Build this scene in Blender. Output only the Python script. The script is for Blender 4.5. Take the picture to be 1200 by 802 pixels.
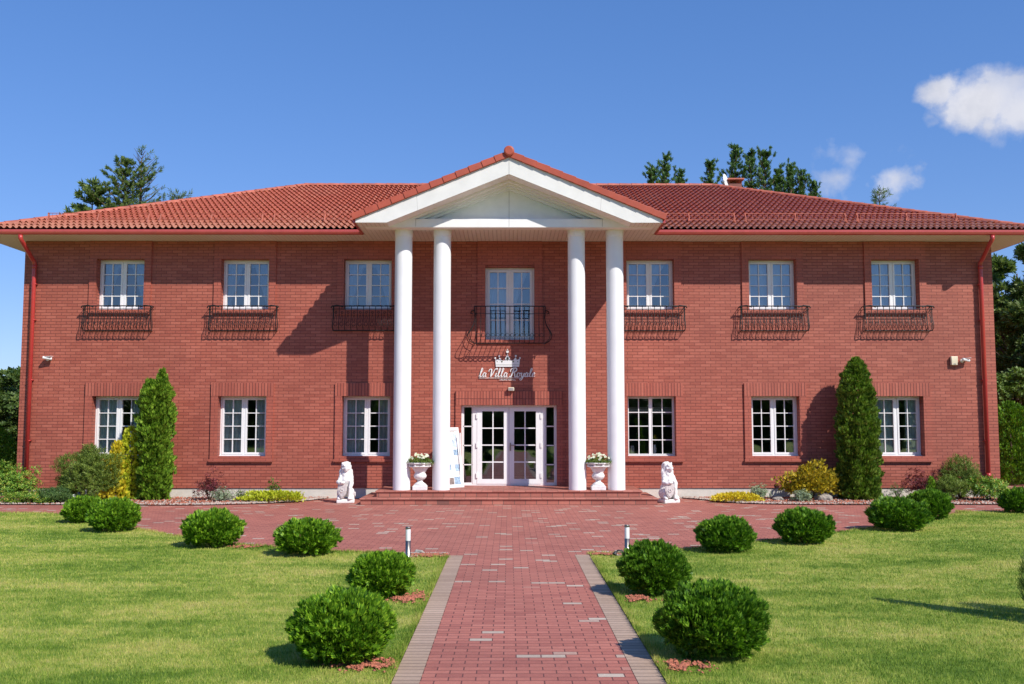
import bpy, bmesh, math, random
import numpy as np
from mathutils import Vector, Matrix, noise
R = math.radians
random.seed(7); rng = np.random.default_rng(7)
scn = bpy.context.scene
for o in list(bpy.data.objects): bpy.data.objects.remove(o)

# ------------------------------------------------------------ camera
FPX, EYE = 1150.0, 1.87                      # focal length in pixels of a 1200 px wide picture, eye height
PITCH, YAW = math.atan(94/FPX), math.atan(3.5/FPX)
cam = bpy.data.cameras.new('camera'); camo = bpy.data.objects.new('camera', cam)
scn.collection.objects.link(camo); scn.camera = camo
camo.location = (0, 0, EYE); camo.rotation_euler = (R(90)+PITCH, 0, -YAW)
cam.sensor_width = 36; cam.lens = 36*FPX/1200; cam.clip_end = 3000; cam.clip_start = .05

# ------------------------------------------------------------ sun and sky
SUN = Vector((.92, -1.0, 1.23)).normalized()
SEL = math.asin(SUN.z); SAZ = math.atan2(SUN.x, SUN.y)
sun = bpy.data.lights.new('sun', 'SUN'); sun.energy = 5.0; sun.angle = R(.5); sun.color = (1, .955, .885)
so = bpy.data.objects.new('sun', sun); scn.collection.objects.link(so)
so.rotation_euler = SUN.to_track_quat('Z', 'Y').to_euler()
world = bpy.data.worlds.new('World'); scn.world = world; world.use_nodes = True
nt = world.node_tree; nt.nodes.clear()
def N(t, typ, **k):
    n = t.nodes.new(typ)
    for a, b in k.items(): setattr(n, a, b)
    return n
def vm(t, op, a, b=None):
    n = N(t, 'ShaderNodeVectorMath', operation=op)
    for i, v in enumerate((a, b)):
        if v is None: continue
        if isinstance(v, (tuple, list)): n.inputs[i].default_value = v
        else: t.links.new(v, n.inputs[i])
    return n.outputs[0] if op not in ('LENGTH', 'DOT_PRODUCT', 'DISTANCE') else n.outputs[1]
def ma(t, op, a, b=None, c=None, clamp=False):
    n = N(t, 'ShaderNodeMath', operation=op); n.use_clamp = clamp
    for i, v in enumerate((a, b, c)):
        if v is None: continue
        if isinstance(v, (int, float)): n.inputs[i].default_value = v
        else: t.links.new(v, n.inputs[i])
    return n.outputs[0]
def ramp(t, src, stops):
    r = N(t, 'ShaderNodeValToRGB'); e = r.color_ramp.elements
    while len(e) < len(stops): e.new(.5)
    for i, (p, c) in enumerate(stops): e[i].position = p; e[i].color = (*c, 1)
    t.links.new(src, r.inputs[0]); return r.outputs[0]
def px_dir(px, py):
    u = (px-600)/FPX; v = (401-py)/FPX
    y = math.cos(PITCH)-v*math.sin(PITCH); z = math.sin(PITCH)+v*math.cos(PITCH)
    return Vector((u*math.cos(YAW)+y*math.sin(YAW), -u*math.sin(YAW)+y*math.cos(YAW), z)).normalized()
sky = N(nt, 'ShaderNodeTexSky', sky_type='NISHITA'); sky.sun_disc = False
sky.sun_elevation = SEL; sky.sun_rotation = SAZ; sky.air_density = 1.0; sky.dust_density = 0; sky.ozone_density = 2.2; sky.altitude = 100
tc = N(nt, 'ShaderNodeTexCoord'); dirv = vm(nt, 'NORMALIZE', tc.outputs['Generated'])
nz = N(nt, 'ShaderNodeTexNoise'); nz.inputs['Scale'].default_value = 13; nz.inputs['Detail'].default_value = 7; nz.inputs['Roughness'].default_value = .6
nt.links.new(dirv, nz.inputs['Vector'])
warp = vm(nt, 'MULTIPLY', vm(nt, 'SUBTRACT', nz.outputs['Color'], (.5, .5, .5)), (.085, .085, .05))
wd = vm(nt, 'ADD', dirv, warp)
nz2 = N(nt, 'ShaderNodeTexNoise'); nz2.inputs['Scale'].default_value = 42; nz2.inputs['Detail'].default_value = 6
nt.links.new(dirv, nz2.inputs['Vector'])
acc = None
for (px, py, rx, ry, amp) in [(1112, 110, 38, 21, .9), (1160, 122, 60, 33, .95), (1230, 124, 76, 34, .9), (1088, 142, 26, 12, .45), (1057, 214, 24, 26, .66), (975, 210, 40, 28, .56),
                              (1000, 182, 46, 20, .46), (1300, 60, 60, 22, .6)]:
    c = px_dir(px, py)
    q = vm(nt, 'MULTIPLY', vm(nt, 'SUBTRACT', wd, tuple(c)), (FPX/rx, .5, FPX/ry))
    d = vm(nt, 'LENGTH', q)
    m = N(nt, 'ShaderNodeMapRange', interpolation_type='SMOOTHSTEP')
    m.inputs[1].default_value = 1.35; m.inputs[2].default_value = .15; m.inputs[3].default_value = 0; m.inputs[4].default_value = amp
    nt.links.new(d, m.inputs[0])
    acc = m.outputs[0] if acc is None else ma(nt, 'MAXIMUM', acc, m.outputs[0])
edge = ma(nt, 'MULTIPLY', ma(nt, 'ADD', acc, ma(nt, 'MULTIPLY_ADD', nz2.outputs['Fac'], 1.1, -.82)), 2.2, clamp=True)
dens = ma(nt, 'MULTIPLY', edge, ma(nt, 'MULTIPLY_ADD', acc, .75, .22), clamp=True)
hs = N(nt, 'ShaderNodeHueSaturation'); hs.inputs['Saturation'].default_value = 1.28; hs.inputs['Hue'].default_value = .503
nt.links.new(sky.outputs[0], hs.inputs['Color'])
gm = N(nt, 'ShaderNodeGamma'); gm.inputs[1].default_value = .62; nt.links.new(hs.outputs[0], gm.inputs[0])
skc = vm(nt, 'MULTIPLY', gm.outputs[0], (1.14, 1.42, 2.12))
mx = N(nt, 'ShaderNodeMix', data_type='RGBA'); cc = ramp(nt, nz.outputs['Fac'], [(.38, (.62, .64, .72)), (.62, (.84, .84, .90))]); ccs = vm(nt, 'MULTIPLY', cc, (7.4, 7.4, 7.4)); nt.links.new(ccs, mx.inputs[7])
nt.links.new(dens, mx.inputs[0]); nt.links.new(skc, mx.inputs[6])
bg = N(nt, 'ShaderNodeBackground'); bg.inputs[1].default_value = .125
wo = N(nt, 'ShaderNodeOutputWorld'); nt.links.new(mx.outputs[2], bg.inputs[0]); nt.links.new(bg.outputs[0], wo.inputs[0])
vs = scn.view_settings; vs.view_transform = 'Standard'; vs.look = 'None'; vs.gamma = 1; vs.exposure = .06
scn.render.resolution_x = 1024; scn.render.resolution_y = 684
scn.render.engine = 'CYCLES'; scn.cycles.max_bounces = 6; scn.cycles.transparent_max_bounces = 12

# ------------------------------------------------------------ pixel -> place (used to find real positions)
def W(px, py, Y):
    d = px_dir(px, py); t = Y/d.y; return d.x*t, EYE+d.z*t
def G(px, py, z=0.0):
    d = px_dir(px, py); t = (z-EYE)/d.z; return d.x*t, d.y*t

# ------------------------------------------------------------ mesh helpers
col = scn.collection
def tag(o, label=None, cat=None, group=None, kind=None):
    if label: o['label'] = label
    if cat: o['category'] = cat
    if group: o['group'] = group
    if kind: o['kind'] = kind
    return o
def empty(name, loc, rz=0, parent=None):
    o = bpy.data.objects.new(name, None); col.objects.link(o); o.location = loc; o.rotation_euler.z = rz
    o.empty_display_size = .1
    if parent: o.parent = parent
    return o
class MB:
    def __init__(s): s.v = []; s.f = []; s.m = []; s.mi = 0
    def add(s, vs, fs):
        b = len(s.v); s.v += [tuple(v) for v in vs]
        for f in fs: s.f.append([b+i for i in f]); s.m.append(s.mi)
        return s
    def box(s, x0, x1, y0, y1, z0, z1, M=None):
        vs = [Vector((x, y, z)) for z in (z0, z1) for y in (y0, y1) for x in (x0, x1)]
        if M: vs = [M @ v for v in vs]
        return s.add(vs, [(0, 2, 3, 1), (4, 5, 7, 6), (0, 1, 5, 4), (2, 6, 7, 3), (0, 4, 6, 2), (1, 3, 7, 5)])
    def prism(s, pts, y0, y1):          # pts in x,z extruded along y
        n = len(pts)
        vs = [(x, y0, z) for x, z in pts]+[(x, y1, z) for x, z in pts]
        fs = [list(range(n)), list(range(2*n-1, n-1, -1))]+[(i, i+n, (i+1) % n+n, (i+1) % n) for i in range(n)]
        return s.add(vs, fs)
    def tube(s, pts, r, n=6, cap=True, closed=False):
        pts = [Vector(p) for p in pts]; L = len(pts); rs = r if isinstance(r, (list, tuple)) else [r]*L
        rings = []; up = None
        for i, p in enumerate(pts):
            if closed: t = pts[(i+1) % L]-pts[i-1]
            else: t = pts[min(i+1, L-1)]-pts[max(i-1, 0)]
            t.normalize()
            if up is None: up = t.orthogonal().normalized()
            up = (up-t*up.dot(t))
            up = up.normalized() if up.length > 1e-6 else t.orthogonal().normalized()
            w = t.cross(up)
            rings.append([p+(up*math.cos(a)+w*math.sin(a))*rs[i] for a in [2*math.pi*k/n for k in range(n)]])
        vs = [v for r_ in rings for v in r_]; fs = []
        for i in range(L if closed else L-1):
            j = (i+1) % L
            for k in range(n): fs.append((i*n+k, i*n+(k+1) % n, j*n+(k+1) % n, j*n+k))
        if cap and not closed: fs += [list(range(n-1, -1, -1)), list(range((L-1)*n, L*n))]
        return s.add(vs, fs)
    def lathe(s, prof, c=(0, 0, 0), n=24, fn=None):
        vs = []; L = len(prof)
        for r, z in prof:
            for k in range(n):
                a = 2*math.pi*k/n; rr = fn(r, z, a) if fn else r
                vs.append((c[0]+rr*math.cos(a), c[1]+rr*math.sin(a), c[2]+z))
        fs = [(i*n+k, i*n+(k+1) % n, (i+1)*n+(k+1) % n, (i+1)*n+k) for i in range(L-1) for k in range(n)]
        fs += [list(range(n-1, -1, -1)), list(range((L-1)*n, L*n))]
        return s.add(vs, fs)
    def ell(s, c, r, n=12, rot=None):
        c = Vector(c); vs = []; m = n//2+1
        for i in range(m+1):
            t = math.pi*i/m
            for k in range(n):
                a = 2*math.pi*k/n
                v = Vector((r[0]*math.sin(t)*math.cos(a), r[1]*math.sin(t)*math.sin(a), r[2]*math.cos(t)))
                if rot: v.rotate(rot)
                vs.append(c+v)
        return s.add(vs, [(i*n+k, (i+1)*n+k, (i+1)*n+(k+1) % n, i*n+(k+1) % n) for i in range(m) for k in range(n)])
    def build(s, name, mats, parent=None, smooth=False, loc=None, bevel=0):
        me = bpy.data.meshes.new(name); me.from_pydata(s.v, [], s.f)
        for m in (mats if isinstance(mats, (list, tuple)) else [mats]): me.materials.append(m)
        me.polygons.foreach_set('material_index', s.m)
        bm = bmesh.new(); bm.from_mesh(me)
        bmesh.ops.remove_doubles(bm, verts=bm.verts, dist=1e-6) if smooth else None
        bmesh.ops.recalc_face_normals(bm, faces=bm.faces); bm.to_mesh(me); bm.free()
        if smooth: me.shade_smooth()
        o = bpy.data.objects.new(name, me); col.objects.link(o)
        if parent: o.parent = parent
        if loc: o.location = loc
        if bevel:
            b = o.modifiers.new('bevel', 'BEVEL'); b.width = bevel; b.segments = 2; b.limit_method = 'ANGLE'
        return o
def np_mesh(name, V, Fq, mats, parent=None, nv=4, mi=None, smooth=False):
    me = bpy.data.meshes.new(name); V = np.asarray(V, np.float32); Fq = np.asarray(Fq, np.int32)
    me.vertices.add(len(V)); me.vertices.foreach_set('co', V.ravel())
    me.loops.add(Fq.size); me.loops.foreach_set('vertex_index', Fq.ravel())
    me.polygons.add(len(Fq)); me.polygons.foreach_set('loop_start', np.arange(0, Fq.size, nv, dtype=np.int32))
    for m in (mats if isinstance(mats, (list, tuple)) else [mats]): me.materials.append(m)
    if mi is not None: me.polygons.foreach_set('material_index', np.asarray(mi, np.int32))
    me.update(calc_edges=True)
    if smooth: me.shade_smooth()
    o = bpy.data.objects.new(name, me); col.objects.link(o)
    if parent: o.parent = parent
    return o
def copy_tree(o, parent=None):
    c = o.copy(); col.objects.link(c); c.parent = parent
    for ch in list(o.children): copy_tree(ch, c)
    return c

# ------------------------------------------------------------ materials
def mat(name, colr, rough=.7, metal=0, var=.12, scale=6, bump=0, bscale=40, col2=None, spec=None, coat=0):
    m = bpy.data.materials.new(name); m.use_nodes = True; t = m.node_tree; b = t.nodes['Principled BSDF']
    b.inputs['Roughness'].default_value = rough; b.inputs['Metallic'].default_value = metal
    if spec is not None: b.inputs['Specular IOR Level'].default_value = spec
    if coat: b.inputs['Coat Weight'].default_value = coat
    g = N(t, 'ShaderNodeNewGeometry'); nn = N(t, 'ShaderNodeTexNoise'); nn.inputs['Scale'].default_value = scale; nn.inputs['Detail'].default_value = 5
    t.links.new(g.outputs['Position'], nn.inputs['Vector'])
    mixn = N(t, 'ShaderNodeMix', data_type='RGBA')
    c1 = [c*(1-var) for c in colr]; c2 = col2 or [min(1, c*(1+var)) for c in colr]
    mixn.inputs[6].default_value = (*c1, 1); mixn.inputs[7].default_value = (*c2, 1)
    mr = N(t, 'ShaderNodeMapRange'); mr.inputs[1].default_value = .3; mr.inputs[2].default_value = .7
    t.links.new(nn.outputs['Fac'], mr.inputs[0]); t.links.new(mr.outputs[0], mixn.inputs[0])
    t.links.new(mixn.outputs[2], b.inputs['Base Color'])
    if bump:
        n2 = N(t, 'ShaderNodeTexNoise'); n2.inputs['Scale'].default_value = bscale; n2.inputs['Detail'].default_value = 4
        t.links.new(g.outputs['Position'], n2.inputs['Vector'])
        bp = N(t, 'ShaderNodeBump'); bp.inputs['Distance'].default_value = bump; bp.inputs['Strength'].default_value = 1
        t.links.new(n2.outputs['Fac'], bp.inputs['Height']); t.links.new(bp.outputs[0], b.inputs['Normal'])
    return m
def bricks(name, stops, mortar_col, bw, rh, ms, uv='wall', rough=.6, bump=.004, swap=False, off=(0, 0), large=None, roughn=.1):
    m = bpy.data.materials.new(name); m.use_nodes = True; t = m.node_tree; b = t.nodes['Principled BSDF']
    b.inputs['Roughness'].default_value = rough
    g = N(t, 'ShaderNodeNewGeometry'); sp = N(t, 'ShaderNodeSeparateXYZ'); t.links.new(g.outputs['Position'], sp.inputs[0])
    if uv == 'wall':
        sn = N(t, 'ShaderNodeSeparateXYZ'); t.links.new(g.outputs['True Normal'], sn.inputs[0])
        fx = ma(t, 'GREATER_THAN', ma(t, 'ABSOLUTE', sn.outputs[0]), .5)
        fz = ma(t, 'GREATER_THAN', ma(t, 'ABSOLUTE', sn.outputs[2]), .5)
        u = ma(t, 'ADD', ma(t, 'MULTIPLY', sp.outputs[0], ma(t, 'SUBTRACT', 1, fx)), ma(t, 'MULTIPLY', sp.outputs[1], fx))
        v = ma(t, 'ADD', ma(t, 'MULTIPLY', sp.outputs[2], ma(t, 'SUBTRACT', 1, fz)), ma(t, 'MULTIPLY', sp.outputs[1], fz))
    else: u, v = sp.outputs[0], sp.outputs[1]
    u = ma(t, 'ADD', u, 100+off[0]); v = ma(t, 'ADD', v, 100*rh+off[1])
    cb = N(t, 'ShaderNodeCombineXYZ'); t.links.new(v if swap else u, cb.inputs[0]); t.links.new(u if swap else v, cb.inputs[1])
    bt = N(t, 'ShaderNodeTexBrick'); bt.inputs['Scale'].default_value = 1; bt.inputs['Brick Width'].default_value = bw; bt.inputs['Row Height'].default_value = rh
    bt.inputs['Mortar Size'].default_value = ms; bt.inputs['Mortar Smooth'].default_value = .15; bt.inputs['Bias'].default_value = 0
    bt.inputs['Color1'].default_value = (0, 0, 0, 1); bt.inputs['Color2'].default_value = (1, 1, 1, 1); bt.inputs['Mortar'].default_value = (0, 0, 0, 1)
    if swap: bt.offset = 0
    t.links.new(cb.outputs[0], bt.inputs['Vector'])
    row = ma(t, 'FLOOR', ma(t, 'DIVIDE', u if swap else v, rh))
    sh_ = 0 if swap else ma(t, 'MULTIPLY', ma(t, 'LESS_THAN', ma(t, 'MODULO', row, 2), .5), .5)
    colm = ma(t, 'FLOOR', ma(t, 'ADD', ma(t, 'DIVIDE', v if swap else u, bw), sh_))
    wc = N(t, 'ShaderNodeCombineXYZ'); t.links.new(row, wc.inputs[0]); t.links.new(colm, wc.inputs[1])
    wn = N(t, 'ShaderNodeTexWhiteNoise', noise_dimensions='2D'); t.links.new(wc.outputs[0], wn.inputs['Vector'])
    c = ramp(t, wn.outputs['Value'], stops)
    nn = N(t, 'ShaderNodeTexNoise'); nn.inputs['Scale'].default_value = 22; nn.inputs['Detail'].default_value = 6; nn.inputs['Roughness'].default_value = .7
    t.links.new(g.outputs['Position'], nn.inputs['Vector'])
    n2 = N(t, 'ShaderNodeTexNoise'); n2.inputs['Scale'].default_value = .7; n2.inputs['Detail'].default_value = 4
    t.links.new(g.outputs['Position'], n2.inputs['Vector'])
    val = ma(t, 'ADD', ma(t, 'MULTIPLY', nn.outputs['Fac'], .5), ma(t, 'MULTIPLY_ADD', n2.outputs['Fac'], .6, .45))
    mm = N(t, 'ShaderNodeVectorMath', operation='SCALE'); t.links.new(c, mm.inputs[0]); t.links.new(val, mm.inputs['Scale'])
    mo = N(t, 'ShaderNodeMix', data_type='RGBA'); mo.inputs[7].default_value = (*mortar_col, 1)
    t.links.new(bt.outputs['Fac'], mo.inputs[0]); t.links.new(mm.outputs[0], mo.inputs[6])
    t.links.new(mo.outputs[2], b.inputs['Base Color'])
    bp = N(t, 'ShaderNodeBump'); bp.inputs['Distance'].default_value = bump
    hh = ma(t, 'ADD', ma(t, 'SUBTRACT', 1, bt.outputs['Fac']), ma(t, 'MULTIPLY', nn.outputs['Fac'], .5))
    t.links.new(hh, bp.inputs['Height']); t.links.new(bp.outputs[0], b.inputs['Normal'])
    return m
BR = [(0, (.335, .081, .050)), (.35, (.370, .096, .059)), (.7, (.395, .106, .066)), (1, (.43, .122, .078))]
M = {}
M['brick'] = bricks('brick', BR, (.20, .048, .033), .26, .0755, .0070, bump=.005)
M['soldier'] = bricks('brick_soldier', [(0, (.345, .082, .051)), (1, (.44, .120, .076))], (.15, .036, .028), .5, .0755, .0085, swap=True)
M['trim_brick'] = bricks('brick_trim', [(0, (.36, .088, .055)), (1, (.42, .108, .068))], (.18, .045, .035), .26, .0755, .005)
M['step_brick'] = bricks('brick_step', [(0, (.17, .09, .07)), (.1, (.31, .10, .07)), (.6, (.38, .13, .09)), (1, (.42, .15, .105))], (.16, .09, .07), .25, .15, .008)
PV = [(0, (.35, .112, .083)), (.35, (.41, .138, .100)), (.7, (.44, .152, .11)), (.950, (.46, .165, .12)), (.955, (.44, .34, .265)), (1, (.52, .42, .33))]
M['paving'] = bricks('red_paving', PV, (.14, .05, .042), .2, .1, .005, uv='flat', rough=.75, off=(.043, 0))
M['kerb'] = bricks('kerb_paving', [(0, (.38, .26, .185)), (1, (.47, .33, .24))], (.14, .10, .08), 4, .1, .006, uv='flat', rough=.8)
M['plinth'] = mat('plinth', (.62, .58, .50), .8, var=.08, bump=.004, bscale=60)
M['white'] = mat('white_plastic', (.80, .79, .77), .35, var=.02)
M['frame'] = mat('white_window_frame', (.84, .83, .82), .35, var=.02)
M['fascia'] = mat('white_board', (.78, .755, .71), .5, var=.05, scale=3)
M['column'] = mat('white_column_paint', (.84, .83, .83), .5, var=.035, scale=2.5)
M['stone'] = mat('white_cast_stone', (.80, .77, .74), .75, var=.1, scale=18, bump=.006, bscale=60)
M['gutter'] = mat('red_gutter', (.47, .075, .065), .35, var=.08, coat=.3)
M['pipe'] = mat('red_pipe', (.46, .04, .035), .35, var=.08, coat=.3)
M['iron'] = mat('black_iron', (.010, .009, .009), .65, var=.2)
M['steel'] = mat('brushed_steel', (.36, .32, .27), .34, metal=1, var=.1)
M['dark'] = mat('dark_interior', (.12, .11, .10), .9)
M['sheer'] = mat('sheer_curtain', (.42, .46, .54), .9, var=.05)
M['drape'] = mat('grey_green_drape', (.62, .70, .64), .9, var=.15)
M['grey_strip'] = mat('plain_grey', (.30, .29, .27), .8)
M['bark'] = mat('bark', (.16, .10, .065), .9, var=.3, scale=12, bump=.02, bscale=25)
M['twig'] = mat('twig', (.09, .07, .04), .9, var=.3)
M['deadtwig'] = mat('dead_twig', (.13, .085, .06), .9, var=.2)
M['lead'] = mat('black_plastic', (.03, .03, .03), .4)
M['cream'] = mat('cream_plastic', (.74, .64, .46), .5)
M['rock'] = mat('field_rock', (.30, .26, .22), .85, var=.35, scale=14, bump=.02, bscale=20)
M['soil'] = mat('bed_soil', (.20, .12, .08), .95, var=.35, scale=30, bump=.02, bscale=60)
M['gravel'] = mat('pale_gravel', (.46, .37, .31), .85, var=.3, scale=16)
M['chips'] = mat('red_wood_chips', (.40, .13, .075), .85, var=.5, scale=22)
M['chimney'] = mat('chimney_render', (.20, .08, .06), .8)
M['tympanum'] = mat('white_tympanum', (.86, .84, .81), .6, var=.03)

# tiles
def tile_mat():
    m = bpy.data.materials.new('clay_tile'); m.use_nodes = True; t = m.node_tree; b = t.nodes['Principled BSDF']; b.inputs['Roughness'].default_value = .55
    g = N(t, 'ShaderNodeNewGeometry'); sp = N(t, 'ShaderNodeSeparateXYZ'); t.links.new(g.outputs['Position'], sp.inputs[0])
    n1 = N(t, 'ShaderNodeTexNoise'); n1.inputs['Scale'].default_value = 9; n1.inputs['Detail'].default_value = 6; t.links.new(g.outputs['Position'], n1.inputs['Vector'])
    n2 = N(t, 'ShaderNodeTexNoise'); n2.inputs['Scale'].default_value = .8; n2.inputs['Detail'].default_value = 5; t.links.new(g.outputs['Position'], n2.inputs['Vector'])
    base = ramp(t, n1.outputs['Fac'], [(.3, (.29, .060, .028)), (.55, (.42, .098, .044)), (.75, (.50, .145, .07))])
    # lichen and dust, thickest on the lowest courses and along the hips
    low = N(t, 'ShaderNodeMapRange'); low.inputs[1].default_value = 7.15; low.inputs[2].default_value = 6.45; low.inputs[3].default_value = 0; low.inputs[4].default_value = .75
    t.links.new(sp.outputs[2], low.inputs[0])
    li = ma(t, 'ADD', low.outputs[0], ma(t, 'MULTIPLY', ma(t, 'SUBTRACT', ma(t, 'ADD', ma(t, 'MULTIPLY', n1.outputs['Fac'], .5), ma(t, 'MULTIPLY', n2.outputs['Fac'], .5)), .52), 2.2, clamp=True), clamp=True)
    li = ma(t, 'MULTIPLY', li, ma(t, 'MULTIPLY_ADD', n1.outputs['Fac'], 1.6, .1), clamp=True)
    mx = N(t, 'ShaderNodeMix', data_type='RGBA'); mx.inputs[7].default_value = (.50, .27, .17, 1)
    t.links.new(li, mx.inputs[0]); t.links.new(base, mx.inputs[6]); t.links.new(mx.outputs[2], b.inputs['Base Color'])
    return m
M['tile'] = tile_mat()
M['ridge'] = mat('ridge_tile', (.44, .12, .07), .6, var=.25, scale=5)
M['verge'] = mat('verge_tile', (.42, .078, .04), .55, var=.12, scale=4)

def soffit_mat():
    m = bpy.data.materials.new('soffit_boards'); m.use_nodes = True; t = m.node_tree; b = t.nodes['Principled BSDF']; b.inputs['Roughness'].default_value = .5
    b.inputs['Base Color'].default_value = (.78, .74, .68, 1)
    g = N(t, 'ShaderNodeNewGeometry'); sp = N(t, 'ShaderNodeSeparateXYZ'); t.links.new(g.outputs['Position'], sp.inputs[0])
    f = ma(t, 'FRACT', ma(t, 'MULTIPLY', ma(t, 'ADD', sp.outputs[0], 50), 10))
    gr = ma(t, 'LESS_THAN', f, .12)
    mx = N(t, 'ShaderNodeMix', data_type='RGBA'); mx.inputs[6].default_value = (.78, .74, .68, 1); mx.inputs[7].default_value = (.60, .555, .50, 1)
    t.links.new(gr, mx.inputs[0]); t.links.new(mx.outputs[2], b.inputs['Base Color'])
    bp = N(t, 'ShaderNodeBump'); bp.inputs['Distance'].default_value = .01; t.links.new(ma(t, 'SUBTRACT', 1, gr), bp.inputs['Height']); t.links.new(bp.outputs[0], b.inputs['Normal'])
    return m
M['soffit'] = soffit_mat()

def glass_mat():
    m = bpy.data.materials.new('window_glass'); m.use_nodes = True; t = m.node_tree; t.nodes.clear()
    tr = N(t, 'ShaderNodeBsdfTransparent'); tr.inputs[0].default_value = (.84, .88, .89, 1)
    gl = N(t, 'ShaderNodeBsdfGlossy'); gl.inputs['Roughness'].default_value = .015; gl.inputs[0].default_value = (.92, .96, 1, 1)
    g = N(t, 'ShaderNodeNewGeometry'); nn = N(t, 'ShaderNodeTexNoise'); nn.inputs['Scale'].default_value = 1.2; nn.inputs['Detail'].default_value = 1; t.links.new(g.outputs['Position'], nn.inputs['Vector'])
    bp = N(t, 'ShaderNodeBump'); bp.inputs['Distance'].default_value = .012; t.links.new(nn.outputs['Fac'], bp.inputs['Height']); t.links.new(bp.outputs[0], gl.inputs['Normal'])
    fr = N(t, 'ShaderNodeFresnel'); fr.inputs[0].default_value = 1.5
    fac = ma(t, 'MULTIPLY_ADD', fr.outputs[0], .8, .17, clamp=True)
    mx = N(t, 'ShaderNodeMixShader'); t.links.new(fac, mx.inputs[0]); t.links.new(tr.outputs[0], mx.inputs[1]); t.links.new(gl.outputs[0], mx.inputs[2])
    o = N(t, 'ShaderNodeOutputMaterial'); t.links.new(mx.outputs[0], o.inputs[0]); return m
M['glass'] = glass_mat()

def leaf_mat(name, stops, trans=.22, rough=.5, spec=.3):
    m = bpy.data.materials.new(name); m.use_nodes = True; t = m.node_tree; b = t.nodes['Principled BSDF']
    b.inputs['Roughness'].default_value = rough; b.inputs['Specular IOR Level'].default_value = spec
    g = N(t, 'ShaderNodeNewGeometry')
    c = ramp(t, g.outputs['Random Per Island'], stops); t.links.new(c, b.inputs['Base Color'])
    tl = N(t, 'ShaderNodeBsdfTranslucent')
    vmx = N(t, 'ShaderNodeVectorMath', operation='MULTIPLY'); vmx.inputs[1].default_value = (1.3, 1.5, .6); t.links.new(c, vmx.inputs[0]); t.links.new(vmx.outputs[0], tl.inputs[0])
    mx = N(t, 'ShaderNodeMixShader'); mx.inputs[0].default_value = trans
    t.links.new(b.outputs[0], mx.inputs[1]); t.links.new(tl.outputs[0], mx.inputs[2]); t.links.new(mx.outputs[0], t.nodes['Material Output'].inputs[0])
    return m
L = {}
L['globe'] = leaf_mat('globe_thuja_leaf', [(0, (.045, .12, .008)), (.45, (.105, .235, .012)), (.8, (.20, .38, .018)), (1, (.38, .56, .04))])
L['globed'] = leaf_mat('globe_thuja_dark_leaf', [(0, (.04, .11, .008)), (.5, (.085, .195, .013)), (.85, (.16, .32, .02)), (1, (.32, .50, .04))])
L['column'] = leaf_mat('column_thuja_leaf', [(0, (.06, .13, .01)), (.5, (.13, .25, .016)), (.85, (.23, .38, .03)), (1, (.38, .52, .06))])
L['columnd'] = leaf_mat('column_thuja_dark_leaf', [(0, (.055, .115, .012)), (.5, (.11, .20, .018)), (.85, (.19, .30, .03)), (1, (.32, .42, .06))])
L['gold'] = leaf_mat('golden_leaf', [(0, (0.486, 0.364, 0.026)), (.5, (0.810, 0.630, 0.039)), (1, (0.850, 0.812, 0.078))], trans=.25)
L['golddark'] = leaf_mat('bronze_gold_leaf', [(0, (.14, .15, .02)), (.35, (.30, .27, .02)), (.7, (.60, .42, .02)), (1, (.78, .58, .05))])
L['goldgreen'] = leaf_mat('yellow_green_leaf', [(0, (0.264, 0.338, 0.020)), (.5, (0.504, 0.546, 0.030)), (1, (0.696, 0.715, 0.060))], trans=.25)
L['pine'] = leaf_mat('pine_needle', [(0, (0.045, 0.096, 0.030)), (.6, (0.090, 0.176, 0.042)), (1, (0.165, 0.256, 0.060))], trans=.2)
L['spruce'] = leaf_mat('spruce_needle', [(0, (0.063, 0.109, 0.024)), (.6, (0.119, 0.181, 0.036)), (1, (0.196, 0.232, 0.054))], trans=.25)
L['mugo'] = leaf_mat('mountain_pine_needle', [(0, (.07, .12, .018)), (.6, (.15, .22, .03)), (1, (.30, .37, .07))])
L['rhodo'] = leaf_mat('rhododendron_leaf', [(0, (0.084, 0.195, 0.024)), (.6, (0.182, 0.330, 0.036)), (.9, (0.350, 0.405, 0.060)), (1, (0.560, 0.375, 0.096))])
L['barberry'] = leaf_mat('barberry_leaf', [(0, (0.078, 0.016, 0.023)), (.6, (0.169, 0.033, 0.039)), (1, (0.286, 0.065, 0.065))])
L['silver'] = leaf_mat('silver_green_leaf', [(0, (.16, .22, .13)), (1, (.38, .45, .28))])
L['tree'] = leaf_mat('tree_leaf', [(0, (.035, .07, .015)), (.6, (.065, .115, .02)), (1, (.13, .18, .035))])
L['treelight'] = leaf_mat('light_tree_leaf', [(0, (.07, .12, .02)), (.6, (.12, .19, .03)), (1, (.20, .26, .05))])
L['petal'] = leaf_mat('white_petal', [(0, (.70, .72, .50)), (1, (.85, .85, .78))], trans=.3)

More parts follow.
